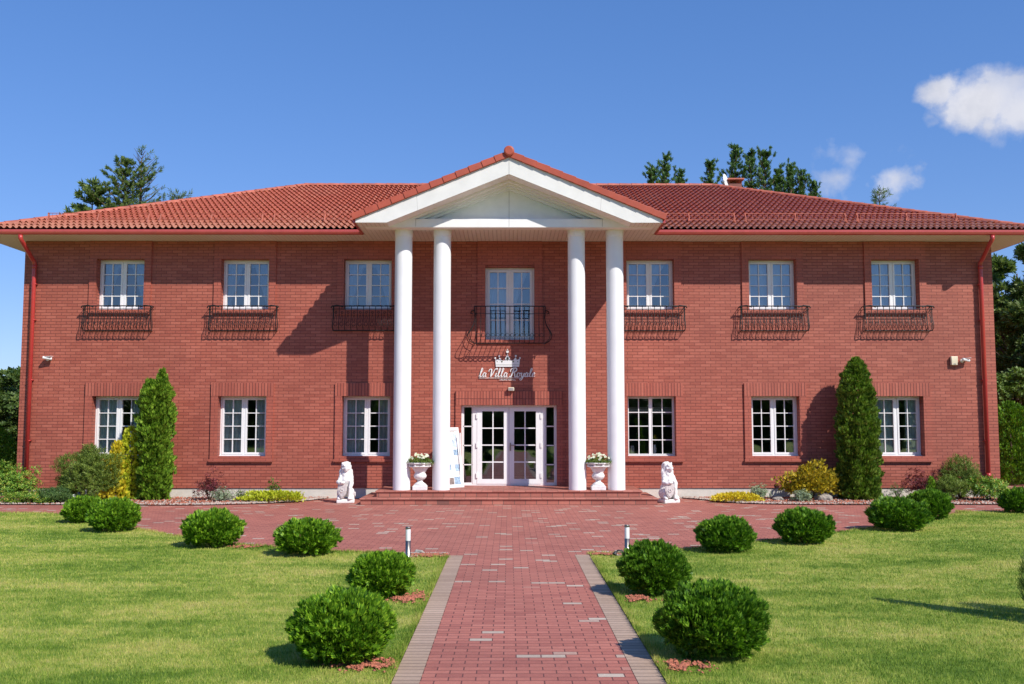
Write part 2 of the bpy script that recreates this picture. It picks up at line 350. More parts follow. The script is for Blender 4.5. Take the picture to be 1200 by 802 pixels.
def grass_mat(name, blade):
    m = bpy.data.materials.new(name); m.use_nodes = True; t = m.node_tree; b = t.nodes['Principled BSDF']; b.inputs['Roughness'].default_value = .7; b.inputs['Specular IOR Level'].default_value = .2
    g = N(t, 'ShaderNodeNewGeometry')
    mp = N(t, 'ShaderNodeMapping'); mp.inputs['Scale'].default_value = (.55, 1.1, 1); t.links.new(g.outputs['Position'], mp.inputs[0])
    n1 = N(t, 'ShaderNodeTexNoise'); n1.inputs['Scale'].default_value = .9; n1.inputs['Detail'].default_value = 7; n1.inputs['Roughness'].default_value = .62; t.links.new(mp.outputs[0], n1.inputs['Vector'])
    n2 = N(t, 'ShaderNodeTexNoise'); n2.inputs['Scale'].default_value = 4.5; n2.inputs['Detail'].default_value = 6; n2.inputs['Roughness'].default_value = .7; t.links.new(g.outputs['Position'], n2.inputs['Vector'])
    f = ma(t, 'ADD', ma(t, 'MULTIPLY', n1.outputs['Fac'], .62), ma(t, 'MULTIPLY', n2.outputs['Fac'], .38))
    if blade: f = ma(t, 'ADD', f, ma(t, 'MULTIPLY_ADD', g.outputs['Random Per Island'], .22, -.11))
    k = 1.0 if blade else .8
    st = [(.37, (.125, .225, .022)), (.45, (.235, .35, .042)), (.52, (.39, .465, .08)), (.60, (.57, .55, .14)), (.68, (.62, .53, .19))]
    c = ramp(t, f, [(p, tuple(x*k for x in cc)) for p, cc in st]); t.links.new(c, b.inputs['Base Color'])
    if blade:
        tl = N(t, 'ShaderNodeBsdfTranslucent'); t.links.new(c, tl.inputs[0]); mx = N(t, 'ShaderNodeMixShader'); mx.inputs[0].default_value = .35
        t.links.new(b.outputs[0], mx.inputs[1]); t.links.new(tl.outputs[0], mx.inputs[2]); t.links.new(mx.outputs[0], t.nodes['Material Output'].inputs[0])
    else:
        n3 = N(t, 'ShaderNodeTexNoise'); n3.inputs['Scale'].default_value = 90; n3.inputs['Detail'].default_value = 3; t.links.new(g.outputs['Position'], n3.inputs['Vector'])
        bp = N(t, 'ShaderNodeBump'); bp.inputs['Distance'].default_value = .02; t.links.new(n3.outputs['Fac'], bp.inputs['Height']); t.links.new(bp.outputs[0], b.inputs['Normal'])
    return m
M['lawn'] = grass_mat('lawn_turf', False); M['blade'] = grass_mat('grass_blade', True)

# ============================================================ GROUND
def sheet(name, pts, z, m, kind='structure', parent=None):
    me = bpy.data.meshes.new(name); bm = bmesh.new()
    vs = [bm.verts.new((x, y, z)) for x, y in pts]; f = bm.faces.new(vs); bm.normal_update()
    if f.normal.z < 0: bmesh.ops.reverse_faces(bm, faces=[f])
    bmesh.ops.triangulate(bm, faces=bm.faces); bm.to_mesh(me); bm.free(); me.materials.append(m)
    o = bpy.data.objects.new(name, me); col.objects.link(o); tag(o, kind=kind); return o
sheet('ground', [(-900, -900), (900, -900), (900, 900), (-900, 900)], -.03, M['lawn'])
YK = 14.0                                                   # where the kerbs of the path end
PX0, PX1 = -.643, .93; KW = .2
sheet('driveway', [(-24, YK), (24, YK), (24, 60), (-24, 60)], 0, M['paving'])
sheet('path', [(PX0, -6), (PX1, -6), (PX1, YK), (PX0, YK)], 0, M['paving'])
sheet('path_edging', [(PX0-KW, -6), (PX0, -6), (PX0, YK), (PX0-KW, YK)], .004, M['kerb'])
sheet('path_edging', [(PX1, -6), (PX1+KW, -6), (PX1+KW, YK+.07), (PX1, YK+.07)], .004, M['kerb'])
def smooth_line(p, k=5):
    p = [Vector((*q, 0)) for q in p]; out = []
    for i in range(len(p)-1):
        a, b, c, d = p[max(i-1, 0)], p[i], p[i+1], p[min(i+2, len(p)-1)]
        for j in range(k):
            t = j/k; out.append(.5*((2*b)+(c-a)*t+(2*a-5*b+4*c-d)*t*t+(3*b-a-3*c+d)*t**3))
    out.append(p[-1]); return [(v.x, v.y) for v in out]
LE = smooth_line([(-24, 20.0), (-12.1, 20.3), (-10.46, 20.42), (-9.06, 20.1), (-7.64, 18.68), (-6.45, 17.3), (-5.25, 16.1), (-4.04, 15.1), (-3.4, 14.75), (-2.41, 14.31), (-1.75, 14.1), (-1.5, 13.78), (-.845, 13.72)])
RE = smooth_line([(1.14, 14.08), (1.68, 14.05), (2.53, 14.48), (3.75, 15.39), (5.72, 16.92), (7.82, 18.79), (9.3, 20.3), (10.78, 20.74), (24, 20.8)])
lawnL = [(-24, -6), (PX0-KW-.005, -6)]+[(PX0-KW-.005+.012*math.sin(y*9)-.01, y) for y in np.arange(-5.8, 13.6, .2)]+LE[::-1]
lawnR = [(24, -6), (PX1+KW+.005, -6)]+[(PX1+KW+.005+.012*math.sin(y*8)+.01, y) for y in np.arange(-5.8, 14.0, .2)]+RE
sheet('lawn', lawnL, .014, M['lawn']); sheet('lawn', lawnR, .014, M['lawn'])
bedL = smooth_line([(-24, 22.2), (-12.7, 22.45), (-11.54, 22.5), (-7.59, 22.3), (-6.4, 22.5), (-5.6, 22.8), (-4.9, 23.45), (-4.5, 24.2)])+[(-4.45, 24.6), (-24, 24.6)]
bedR = smooth_line([(4.3, 24.3), (4.7, 23.8), (5.2, 22.93), (6.64, 22.45), (11.05, 22.44), (12.5, 22.5)])+[(12.5, 24.6), (4.3, 24.6)]
sheet('flower_bed', bedL, .018, M['soil']); sheet('flower_bed', bedR, .018, M['soil'])
sheet('chip_strip', [(-1.5, 13.66), (-.86, 13.62), (-.86, 14.05), (-1.5, 14.15)], .009, M['soil'])

def inside(P, poly):
    x, y = P[:, 0], P[:, 1]; c = np.zeros(len(P), bool); n = len(poly); j = n-1
    for i in range(n):
        xi, yi = poly[i]; xj, yj = poly[j]
        cond = ((yi > y) != (yj > y)) & (x < (xj-xi)*(y-yi)/(yj-yi+1e-12)+xi); c ^= cond; j = i
    return c
# grass blades, as far as single blades can be told
def blades():
    Ps = []
    for (y0, y1, dn, hh, wd) in [(6.6, 8.5, 5600, .028, .0052), (8.5, 11, 3600, .028, .0065), (11, 14.5, 2100, .028, .009), (14.5, 21, 1000, .028, .013)]:
        xa = y1*.56+.5; n = int(dn*2*xa*(y1-y0))
        P = np.column_stack([rng.uniform(-xa, xa, n), rng.uniform(y0, y1, n)])
        P = P[inside(P, lawnL) | inside(P, lawnR)]
        Ps.append(np.column_stack([P, np.full(len(P), hh), np.full(len(P), wd)]))
    # a longer fringe where the mower does not reach, along the edging
    for s, xe in ((-1, PX0-KW), (1, PX1+KW)):
        n = 5200; y = rng.uniform(6.6, 13.7, n); x = xe+s*np.abs(rng.normal(0, .035, n))
        Ps.append(np.column_stack([x, y, rng.uniform(.03, .06, n), np.full(n, .006)]))
    for line in (LE, RE):
        ln = np.array([p for p in line if abs(p[0]) < 12.5]); n = 3600; i = rng.integers(0, len(ln)-1, n); t = rng.random(n)[:, None]
        P = ln[i]*(1-t)+ln[i+1]*t+rng.normal(0, .022, (n, 2)); Ps.append(np.column_stack([P, rng.uniform(.03, .055, n), np.full(n, .012)]))
    A = np.concatenate(Ps); n = len(A)
    a = rng.uniform(0, 6.283, n); h = A[:, 2]*rng.uniform(.5, 1.25, n); w = A[:, 3]*.5
    lean = rng.uniform(.1, .75, n)*h; la = rng.uniform(0, 6.283, n)
    base = np.column_stack([A[:, 0], A[:, 1], np.full(n, .012)])
    sd = np.column_stack([np.cos(a)*w, np.sin(a)*w, np.zeros(n)])
    tip = base+np.column_stack([np.cos(la)*lean, np.sin(la)*lean, h])
    V = np.stack([base-sd, base+sd, tip], 1).reshape(-1, 3)
    o = np_mesh('grass', V, np.arange(3*n).reshape(-1, 3), M['blade'], nv=3)
    tag(o, 'short mown grass blades of the two lawns', 'grass', kind='stuff')
blades()

# gravel and chips
def shards(name, pts, smin, smax, flat, m, label, cat, z0=.02):
    n = len(pts); V = []; tet = np.array([(-1, -.6, -.3), (1, -.5, -.3), (.1, 1, -.3), (0, 0, .7)])
    s = rng.uniform(smin, smax, n)[:, None, None]; a = rng.uniform(0, 6.283, n); k = rng.uniform(.5, 1.3, (n, 1, 3))
    T = tet[None]*k*s*np.array([1, .8, flat]); c, sn = np.cos(a)[:, None], np.sin(a)[:, None]
    X = T[:, :, 0]*c-T[:, :, 1]*sn; Y = T[:, :, 0]*sn+T[:, :, 1]*c
    V = np.stack([X+pts[:, 0:1], Y+pts[:, 1:2], T[:, :, 2]+z0+s[:, :, 0]*.3], 2).reshape(-1, 3)
    F = (np.array([(0, 2, 1), (0, 1, 3), (1, 2, 3), (2, 0, 3)])[None]+4*np.arange(n)[:, None, None]).reshape(-1, 3)
    o = np_mesh(name, V, F, m, nv=3); tag(o, label, cat, kind='stuff'); return o
def scatter(poly, n):
    xs = [p[0] for p in poly]; ys = [p[1] for p in poly]
    P = np.column_stack([rng.uniform(max(min(xs), -14), min(max(xs), 14), n), rng.uniform(min(ys), max(ys), n)]); return P[inside(P, poly)]
def edge_pts(line, n, w):
    line = [p for p in line if abs(p[0]) < 13.5 and p[1] < 24.4]; i = rng.integers(0, len(line)-1, n); t = rng.uniform(0, 1, n)
    A = np.array(line); P = A[i]*(1-t)[:, None]+A[i+1]*t[:, None]
    P[:, 1] += np.abs(rng.normal(.02, w, n)); P[:, 0] += rng.normal(0, .03, n); return P
shards('gravel', np.concatenate([edge_pts(bedL[:-2], 2200, .16), edge_pts(bedR[:-2], 1900, .16), scatter(bedL, 1500), scatter(bedR, 1200)]), .015, .045, .9, M['gravel'], 'pale pebbles edging the flower beds along the house', 'gravel', .02)
shards('wood_chips', np.concatenate([scatter(bedL, 5500), scatter(bedR, 4500)]), .02, .05, .5, M['chips'], 'red wood chips spread over the beds below the brick wall', 'wood chips', .02)

# ============================================================ FOLIAGE TOOLS
def fan(nl=5, spread=1.15, lw=.2, droop=0):
    Q = []
    for i in range(nl):
        t = (i/(nl-1)-.5)*spread if nl > 1 else 0; Lh = 1-.35*abs(t)/max(spread/2, .01)
        d = np.array([math.sin(t), 0, math.cos(t)])*Lh; w = np.array([math.cos(t), 0, -math.sin(t)])*lw*.5
        m_ = d*.55+np.array([0, .05*(i % 2), 0])
        Q.append([np.zeros(3), m_+w, d, m_-w])
    return np.array(Q)            # nl,4,3
def leafT():                       # broad leaves in a whorl
    Q = []
    for i in range(5):
        a = i*1.2566; d = np.array([math.cos(a)*.85, math.sin(a)*.85, .45]); w = np.array([-math.sin(a), math.cos(a), 0])*.17
        Q.append([d*.1, d*.55+w, d, d*.55-w])
    return np.array(Q)
def needleT(n=9):
    Q = []
    r = np.random.default_rng(3)
    for i in range(n):
        a = i*2.4; z = i/n; d = np.array([math.cos(a)*.42, math.sin(a)*.42, .35+z*.75]); w = np.array([-math.sin(a), math.cos(a), 0])*.055
        b = np.array([0, 0, z*.6]); Q.append([b-w*.3, b+(d-b)*.5+w, d, b+(d-b)*.5-w])
    return np.array(Q)
FAN, LEAF, NEED = fan(), leafT(), needleT()
def scatter_sprays(P, D, S, T):
    n = len(P); D = D/np.linalg.norm(D, axis=1, keepdims=True)
    r = rng.normal(size=(n, 3)); X = np.cross(D, r); X /= np.linalg.norm(X, axis=1, keepdims=True); Yv = np.cross(D, X)
    k = T.reshape(-1, 3)
    V = (X[:, None]*k[None, :, 0:1]+Yv[:, None]*k[None, :, 1:2]+D[:, None]*k[None, :, 2:3])*S[:, None, None]+P[:, None]
    V = V.reshape(-1, 3); return V, np.arange(len(V)).reshape(-1, 4)
def rdir(n):
    v = rng.normal(size=(n, 3)); return v/np.linalg.norm(v, axis=1, keepdims=True)
def lump(D, f, seed, amp):
    return np.array([1+amp*noise.noise(Vector(d)*f+Vector((seed, seed*1.7, 0))) for d in D])

def tufts(Q, K, amp, mode='min'):
    """1 at the middle of each tuft, 1-amp in the gaps between; Q are points on the surface"""
    C = Q[rng.integers(0, len(Q), K)]; out = np.empty(len(Q))
    for i in range(0, len(Q), 2000):
        d = np.sqrt(((Q[i:i+2000, None]-C[None])**2).sum(2)); d.partition(1, axis=1); out[i:i+2000] = np.clip(d[:, 0]/(d[:, 1]+1e-6), 0, 1)
    return 1-amp*out**2.2
def globe_bush(name, r, h, seed, n, size, mats, parent=None, lumpiness=.15):
    """clipped globe: sprays of thuja leaf all round an uneven ball, flattened at the foot"""
    cz = h*.5; rz = h*.54
    D = rdir(int(n*1.25)); D = D[D[:, 2] > -.86][:n]; n = len(D)
    lp = lump(D, 2.2, seed, lumpiness)*lump(D, 6, seed+5, lumpiness*.75)
    depth = np.where(rng.random(n) < .7, rng.uniform(.90, 1.0, n), rng.uniform(.55, .9, n)); lp = lp*tufts(D, 120, .17)*1.04
    P = D*np.column_stack([np.full(n, r), np.full(n, r), np.full(n, rz)])*(lp*depth)[:, None]*.9; P[:, 2] += cz
    P[:, 2] = np.maximum(P[:, 2], .02)
    U = D*.75+np.array([0, 0, .75])+rng.normal(0, .33, (n, 3))
    V, F = scatter_sprays(P, U, rng.uniform(.65, 1.25, n)*size, FAN)
    o = np_mesh(name, V, F, mats[0], parent)
    m = MB()
    for i in range(9):
        a = i*.7+seed; m.tube([(0, 0, 0), (.3*r*math.cos(a), .3*r*math.sin(a), h*.3), (.62*r*math.cos(a), .62*r*math.sin(a), h*(.35+.3*(i % 3)/2))], [.014, .01, .004], 5)
    m.build('stem', M['twig'], parent)
    return o
def column_bush(name, prof, h, n, size, lm, parent, seed, lump_amp=.16, T=None, up=1.2):
    """prof(t) radius at height fraction t"""
    T = FAN if T is None else T
    t = rng.random(n*2); pr = np.array([prof(x) for x in t]); keep = rng.random(n*2) < pr/pr.max()*.9+.1; t = t[keep][:n]; n = len(t)
    a = rng.uniform(0, 6.283, n); pr = np.array([prof(x) for x in t])
    D = np.column_stack([np.cos(a), np.sin(a), t*h*1.4])
    lp = np.array([1+lump_amp*noise.noise(Vector((d[0]*1.6+seed, d[1]*1.6, d[2]*1.5)))+lump_amp*.9*noise.noise(Vector((d[0]*4+seed, d[1]*4, d[2]*4.5))) for d in D])
    lp = lp*tufts(np.column_stack([np.cos(a)*pr, np.sin(a)*pr, t*h]), int(60+90*h*pr.max()), .30)*1.08
    rr = pr*lp*np.where(rng.random(n) < .7, rng.uniform(.88, 1.02, n), rng.uniform(.35, .88, n))
    P = np.column_stack([np.cos(a)*rr, np.sin(a)*rr, t*h])
    U = np.column_stack([np.cos(a)*.7, np.sin(a)*.7, np.full(n, up)])+rng.normal(0, .3, (n, 3))
    V, F = scatter_sprays(P, U, rng.uniform(.6, 1.3, n)*size, T)
    return np_mesh(name, V, F, lm, parent)

# ============================================================ VILLA
D0 = 24.48; ZS = 6.42; ZT = .30
villa = empty('villa', (0, D0, 0)); tag(villa, 'two storey red brick villa with white columned portico and red tiled hip roof', 'house')
vp = villa
def V_(o): o.parent = vp; o.location = Vector(o.location)-Vector((0, D0, 0)); return o     # keep world position under the villa empty
XW = 12.18; YB = D0+11.7
XU = [-9.76, -6.63, -3.55, 3.55, 6.63, 9.72]
up_h0, up_h1, lo_h0, lo_h1 = 4.687, 5.964, 1.03, 2.516
HW = .60
opens = []
for x in XU: opens.append((x-HW, x+HW, up_h0, up_h1)); opens.append((x-HW, x+HW, lo_h0, lo_h1))
BX = .02
opens += [(BX-.62, BX+.62, 3.93, 5.77), (-1.19, 1.19, ZT, 2.293)]
def wall_front():
    m = MB(); xs = sorted({-XW, XW} | {o[0] for o in opens} | {o[1] for o in opens}); zs = sorted({.25, ZS+.12} | {o[2] for o in opens} | {o[3] for o in opens})
    for i in range(len(xs)-1):
        for j in range(len(zs)-1):
            cx, cz = (xs[i]+xs[i+1])/2, (zs[j]+zs[j+1])/2
            if any(o[0] < cx < o[1] and o[2] < cz < o[3] for o in opens): continue
            m.add([(xs[i], D0, zs[j]), (xs[i+1], D0, zs[j]), (xs[i+1], D0, zs[j+1]), (xs[i], D0, zs[j+1])], [(0, 1, 2, 3)])
    d = .30
    for (a, b, c, e) in opens:
        m.add([(a, D0, c), (a, D0, e), (a, D0+d, e), (a, D0+d, c)], [(0, 1, 2, 3)]); m.add([(b, D0, c), (b, D0+d, c), (b, D0+d, e), (b, D0, e)], [(0, 1, 2, 3)])
        m.add([(a, D0, e), (b, D0, e), (b, D0+d, e), (a, D0+d, e)], [(0, 1, 2, 3)]); m.add([(a, D0, c), (a, D0+d, c), (b, D0+d, c), (b, D0, c)], [(0, 1, 2, 3)])
    for s in (-1, 1): m.add([(s*XW, D0, .25), (s*XW, YB, .25), (s*XW, YB, ZS+.12), (s*XW, D0, ZS+.12)], [(0, 1, 2, 3)])
    m.add([(-XW, YB, .25), (XW, YB, .25), (XW, YB, ZS+.12), (-XW, YB, ZS+.12)], [(0, 1, 2, 3)])
    me = bpy.data.meshes.new('wall'); me.from_pydata(m.v, [], m.f); me.materials.append(M['brick'])
    o = bpy.data.objects.new('wall', me); col.objects.link(o); V_(o)
wall_front()
V_(MB().box(-XW-.004+.03, XW-.026, D0+.03, YB-.03, -.02, .25).build('plinth', M['plinth']))
# rooms behind the windows
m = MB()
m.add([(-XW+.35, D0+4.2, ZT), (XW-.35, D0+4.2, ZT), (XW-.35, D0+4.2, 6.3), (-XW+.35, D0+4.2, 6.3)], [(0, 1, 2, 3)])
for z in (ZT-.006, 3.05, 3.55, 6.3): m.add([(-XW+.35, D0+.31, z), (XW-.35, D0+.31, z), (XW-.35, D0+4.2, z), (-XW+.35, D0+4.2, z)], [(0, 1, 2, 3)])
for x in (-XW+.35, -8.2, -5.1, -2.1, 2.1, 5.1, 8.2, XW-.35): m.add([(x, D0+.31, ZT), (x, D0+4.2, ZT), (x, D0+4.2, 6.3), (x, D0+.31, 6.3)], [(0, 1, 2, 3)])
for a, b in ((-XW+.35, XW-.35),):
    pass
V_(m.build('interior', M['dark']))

# windows (origin: centre of the sill line on the wall plane)
def curtain_mesh(w, h, kind, y=.335):
    V = []; F = []
    def sheet_(fx, z0, z1, nz=14, nx=26, depth=.035, fr=16):
        b = len(V)
        for j in range(nz+1):
            z = z0+(z1-z0)*j/nz; x0, x1 = fx(j/nz)
            for i in range(nx+1):
                s = i/nx; V.append((x0+(x1-x0)*s, y+depth*math.sin(s*fr*2*math.pi/2.2), z))
        for j in range(nz):
            for i in range(nx): F.append((b+j*(nx+1)+i, b+j*(nx+1)+i+1, b+(j+1)*(nx+1)+i+1, b+(j+1)*(nx+1)+i))
    if kind == 'sheer':       # two sheers tied back to the sides
        sheet_(lambda t: (-w, -w*(.72-.72*max(0, t-.15)**1.1)), -.05, h+.05); sheet_(lambda t: (w, w*(.72-.72*max(0, t-.15)**1.1)), -.05, h+.05)
        sheet_(lambda t: (-w, w), h*.87, h+.05, nz=3, depth=.02)
    elif kind == 'sheerleft':
        sheet_(lambda t: (-w, w*(-.1+.9*t**1.4)), -.05, h+.05); sheet_(lambda t: (w, w*.8), -.05, h+.05)
    elif kind == 'drape':
        sheet_(lambda t: (-w, -w*.05), -.05, h+.05, fr=9); sheet_(lambda t: (w*.45, w), -.05, h+.05, fr=5)
    elif kind == 'grey_strip':
        sheet_(lambda t: (-w, w), h*.70, h*.79, nz=2, depth=.0); sheet_(lambda t: (-w, w), h*.80, h*.815, nz=2, depth=.0)  # two flat grey strips behind the upper part of the pane
    elif kind == 'full':
        sheet_(lambda t: (-w, w), -.05, h+.05, fr=18)
    return V, F
def make_window(h, style='casement', curtain='sheer', cm='sheer', band=True, upper=True):
    root = empty('window', (0, 0, 0)); root.parent = vp
    y0 = .21; w = HW
    f = MB(); fo = .045 if style == 'casement' else .035
    f.box(-w, -w+fo, y0, y0+.07, 0, h); f.box(w-fo, w, y0, y0+.07, 0, h)
    f.box(-w+fo, w-fo, y0, y0+.07, 0, fo); f.box(-w+fo, w-fo, y0, y0+.07, h-fo, h)
    f.box(-.024, .024, y0-.004, y0+.07, fo, h-fo)
    f.box(-w, w, y0-.05, y0-.004, .0, .022)
    f.build('frame', M['frame'], root, bevel=.004)
    for s in (-1, 1):
        sm = MB(); so_ = .044 if style == 'casement' else .018
        a, b = (.026, w-fo-.001) if s > 0 else (-w+fo+.001, -.026); ys = y0-.014; ye = y0+.045
        sm.box(a, a+so_, ys, ye, fo+.001, h-fo-.001); sm.box(b-so_, b, ys, ye, fo+.001, h-fo-.001)
        sm.box(a+so_, b-so_, ys, ye, fo+.001, fo+so_); sm.box(a+so_, b-so_, ys, ye, h-fo-so_, h-fo-.001)
        ia, ib = a+so_, b-so_; iz0, iz1 = fo+so_, h-fo-so_; mw = .010
        c = (ia+ib)/2; sm.box(c-mw, c+mw, ys+.012, ye, iz0, iz1)
        for k in (1, 2, 3):
            z = iz0+(iz1-iz0)*k/4
            sm.box(ia, c-mw, ys+.012, ye, z-mw, z+mw); sm.box(c+mw, ib, ys+.012, ye, z-mw, z+mw)
        sm.build('sash', M['frame'], root)
    MB().add([(-w+.05, y0+.03, .05), (w-.05, y0+.03, .05), (w-.05, y0+.03, h-.05), (-w+.05, y0+.03, h-.05)], [(0, 1, 2, 3)]).build('pane', M['glass'], root)
    if curtain:
        V, F = curtain_mesh(w+.02, h, curtain); c = MB(); c.add(V, F); c.build('curtain', M[cm], root, smooth=True)
    # proud brick surround
    s_ = MB(); p = -.042; sw = .175
    if upper:
        top = ZS-up_h0-.003
        s_.box(-w-sw, -w, p, .01, -.13, top); s_.box(w, w+sw, p, .01, -.13, top); s_.box(-w, w, p, .01, -.13, -.002)
        s_.box(-w, w, p, .01, h, top)
        s_.build('brick_surround', M['trim_brick'], root)
    else:
        s_.box(-w-sw, -w, p, .01, -.14, h); s_.box(w, w+sw, p, .01, -.14, h); s_.box(-w, w, p, .01, -.14, -.002)
        s_.box(-w-sw-.02, w+sw+.02, p-.03, p-.002, -.14, -.075)
        s_.build('brick_surround', M['trim_brick'], root)
        MB().box(-w-sw, w+sw, p-.004, .01, h+.002, h+.325).build('soldier_course', M['soldier'], root)
    return root
kinds_u = ['sheer', 'sheer', 'sheer', 'full', 'full', 'full']
protoU = {}
for i, x in enumerate(XU):
    k = 'sheer' if i < 3 else ('sheerleft' if i == 3 else 'full')
    if k not in protoU: protoU[k] = make_window(up_h1-up_h0, 'casement', k, 'sheer', True, True); w_ = protoU[k]
    else: w_ = copy_tree(protoU[k], vp)
    w_.location = (x, 0, up_h0); tag(w_, group='white upper storey casement windows')
protoL = {}
for i, x in enumerate(XU):
    k = ['drape', 'drape', 'drape', 'grey_strip', None, 'drape'][i]
    key = (k, i == 3)
    if key not in protoL: protoL[key] = make_window(lo_h1-lo_h0, 'fixed' if i == 3 else 'casement', k, 'grey_strip' if k == 'grey_strip' else 'drape', True, False); w_ = protoL[key]
    else: w_ = copy_tree(protoL[key], vp)
    w_.location = (x, 0, lo_h0); tag(w_, group='white ground floor windows')
# balcony window
bw = empty('balcony_window', (BX, 0, 3.93)); bw.parent = vp
h = 1.84; w = .62; f = MB(); y0 = .21
f.box(-w, -w+.05, y0, y0+.07, 0, h); f.box(w-.05, w, y0, y0+.07, 0, h); f.box(-w+.05, w-.05, y0, y0+.07, 0, .05); f.box(-w+.05, w-.05, y0, y0+.07, h-.05, h); f.box(-.03, .03, y0-.003, y0+.07, .05, h-.05)
f.build('frame', M['frame'], bw, bevel=.004)
for s in (-1, 1):
    sm = MB(); a, b = (.032, w-.051) if s > 0 else (-w+.051, -.032); so_ = .06; ys, ye = y0-.014, y0+.045
    sm.box(a, a+so_, ys, ye, .051, h-.051); sm.box(b-so_, b, ys, ye, .051, h-.051); sm.box(a+so_, b-so_, ys, ye, .051, .11); sm.box(a+so_, b-so_, ys, ye, h-.11, h-.051)
    c = (a+b)/2; sm.box(c-.0125, c+.0125, ys+.012, ye, .11, h-.11)
    for k in (1, 2, 3):
        z = .11+(h-.22)*k/4; sm.box(a+so_, c-.0125, ys+.012, ye, z-.0125, z+.0125); sm.box(c+.0125, b-so_, ys+.012, ye, z-.0125, z+.0125)
    sm.build('sash', M['frame'], bw)
MB().add([(-w+.05, y0+.03, .05), (w-.05, y0+.03, .05), (w-.05, y0+.03, h-.05), (-w+.05, y0+.03, h-.05)], [(0, 1, 2, 3)]).build('pane', M['glass'], bw)
Vc, Fc = curtain_mesh(w+.02, h, 'sheerleft'); c_ = MB(); c_.add(Vc, Fc); c_.build('curtain', M['sheer'], bw, smooth=True)
s_ = MB(); top = ZS-3.93-.003; s_.box(-w-.19, -w, -.042, .01, -.1, top); s_.box(w, w+.19, -.042, .01, -.1, top); s_.box(-w, w, -.042, .01, h+.05, top); s_.box(-w, w, -.042, .01, -.1, -.002)
s_.build('brick_surround', M['trim_brick'], bw)

# entrance: frame, side lights, double doors
en = empty('entrance', (0, 0, ZT)); en.parent = vp; eh = 2.293-ZT; ew = 1.19; y0 = .12
f = MB(); f.box(-ew, -ew+.045, y0, y0+.08, 0, eh); f.box(ew-.045, ew, y0, y0+.08, 0, eh); f.box(-ew+.045, ew-.045, y0, y0+.08, eh-.05, eh); f.box(-ew+.045, ew-.045, y0, y0+.08, 0, .04)
for s in (-1, 1): f.box(min(s*.80, s*.91), max(s*.80, s*.91), y0-.003, y0+.08, .04, eh-.05)
f.build('door_frame', M['frame'], en, bevel=.004)
for s in (-1, 1):
    g = MB(); a, b = (.912, ew-.047) if s > 0 else (-ew+.047, -.912)
    for k in (1, 2, 3): z = .04+(eh-.09)*k/4; g.box(a, b, y0+.01, y0+.05, z-.013, z+.013)
    g.box(a, a+.02, y0+.01, y0+.06, .041, eh-.051); g.box(b-.02, b, y0+.01, y0+.06, .041, eh-.051)
    g.box(a+.02, b-.02, y0+.01, y0+.06, .041, .075)
    g.build('side_light', M['frame'], en)
    dl = MB(); a, b = (.003, .797) if s > 0 else (-.797, -.003); st = .125; ys, ye = y0-.012, y0+.055
    dl.box(a, a+st, ys, ye, .042, eh-.052); dl.box(b-st, b, ys, ye, .042, eh-.052); dl.box(a+st, b-st, ys, ye, .042, .16); dl.box(a+st, b-st, ys, ye, eh-.15, eh-.052)
    c = (a+b)/2; dl.box(c-.014, c+.014, ys+.015, ye, .16, eh-.15)
    for k in (1, 2, 3): z = .16+(eh-.31)*k/4; dl.box(a+st, c-.014, ys+.015, ye, z-.014, z+.014); dl.box(c+.014, b-st, ys+.015, ye, z-.014, z+.014)
    dl.build('door_leaf', M['frame'], en)
    for z in (.25, 1.0, 1.72): MB().box(s*.80-.022, s*.80+.022, y0-.035, y0-.012, z-.06, z+.06).build('hinge', M['white'], en)
hd = MB(); hd.box(.02, .05, y0-.05, y0-.012, .86, 1.06); hd.tube([(.035, y0-.07, 1.0), (.17, y0-.07, 1.0)], .011, 8); hd.tube([(.035, y0-.07, 1.0), (.035, y0-.02, 1.0)], .011, 8); hd.build('handle', M['steel'], en, smooth=False)
MB().add([(-ew+.04, y0+.03, .04), (ew-.04, y0+.03, .04), (ew-.04, y0+.03, eh-.05), (-ew+.04, y0+.03, eh-.05)], [(0, 1, 2, 3)]).build('pane', M['glass'], en)
sw = .14
for q in ((-ew-sw, -ew), (ew, ew+sw)): MB().box(*q, -.042, .01, 0, eh).build('brick_surround', M['trim_brick'], en)
MB().box(-ew-sw, ew+sw, -.046, .01, eh+.002, eh+.345).build('soldier_course', M['soldier'], en)

# terrace with two steps
t_ = MB(); Y1, Y2 = 22.47, 22.80
t_.box(-3.37, 3.37, Y1+.03, D0-.002, -.02, .105); t_.box(-3.05, 3.05, Y2+.03, D0-.004, .15, .255)
V_(t_.build('terrace', M['step_brick']))
t_ = MB(); t_.box(-3.40, 3.40, Y1, D0-.003, .105, .15); t_.box(-3.08, 3.08, Y2, D0-.005, .255, ZT)
V_(t_.build('terrace_coping', bricks('brick_coping', [(0, (.30, .10, .07)), (.5, (.40, .14, .10)), (1, (.45, .165, .12))], (.20, .09, .06), .25, .12, .006), bevel=.018))

# columns
for x in (-2.505, -1.585, 1.60, 2.51):
    c = MB(); c.lathe([(.205, ZT), (.205, ZT+.03), (.2035, ZT+.05), (.2035, ZS-.16), (.213, ZS-.15), (.213, ZS-.002)], (x, 23.09, 0), 40)
    o = V_(c.build('column', M['column'])); me = o.data; me.shade_smooth()
    me.set_sharp_from_angle(angle=R(35)) if hasattr(me, 'set_sharp_from_angle') else None

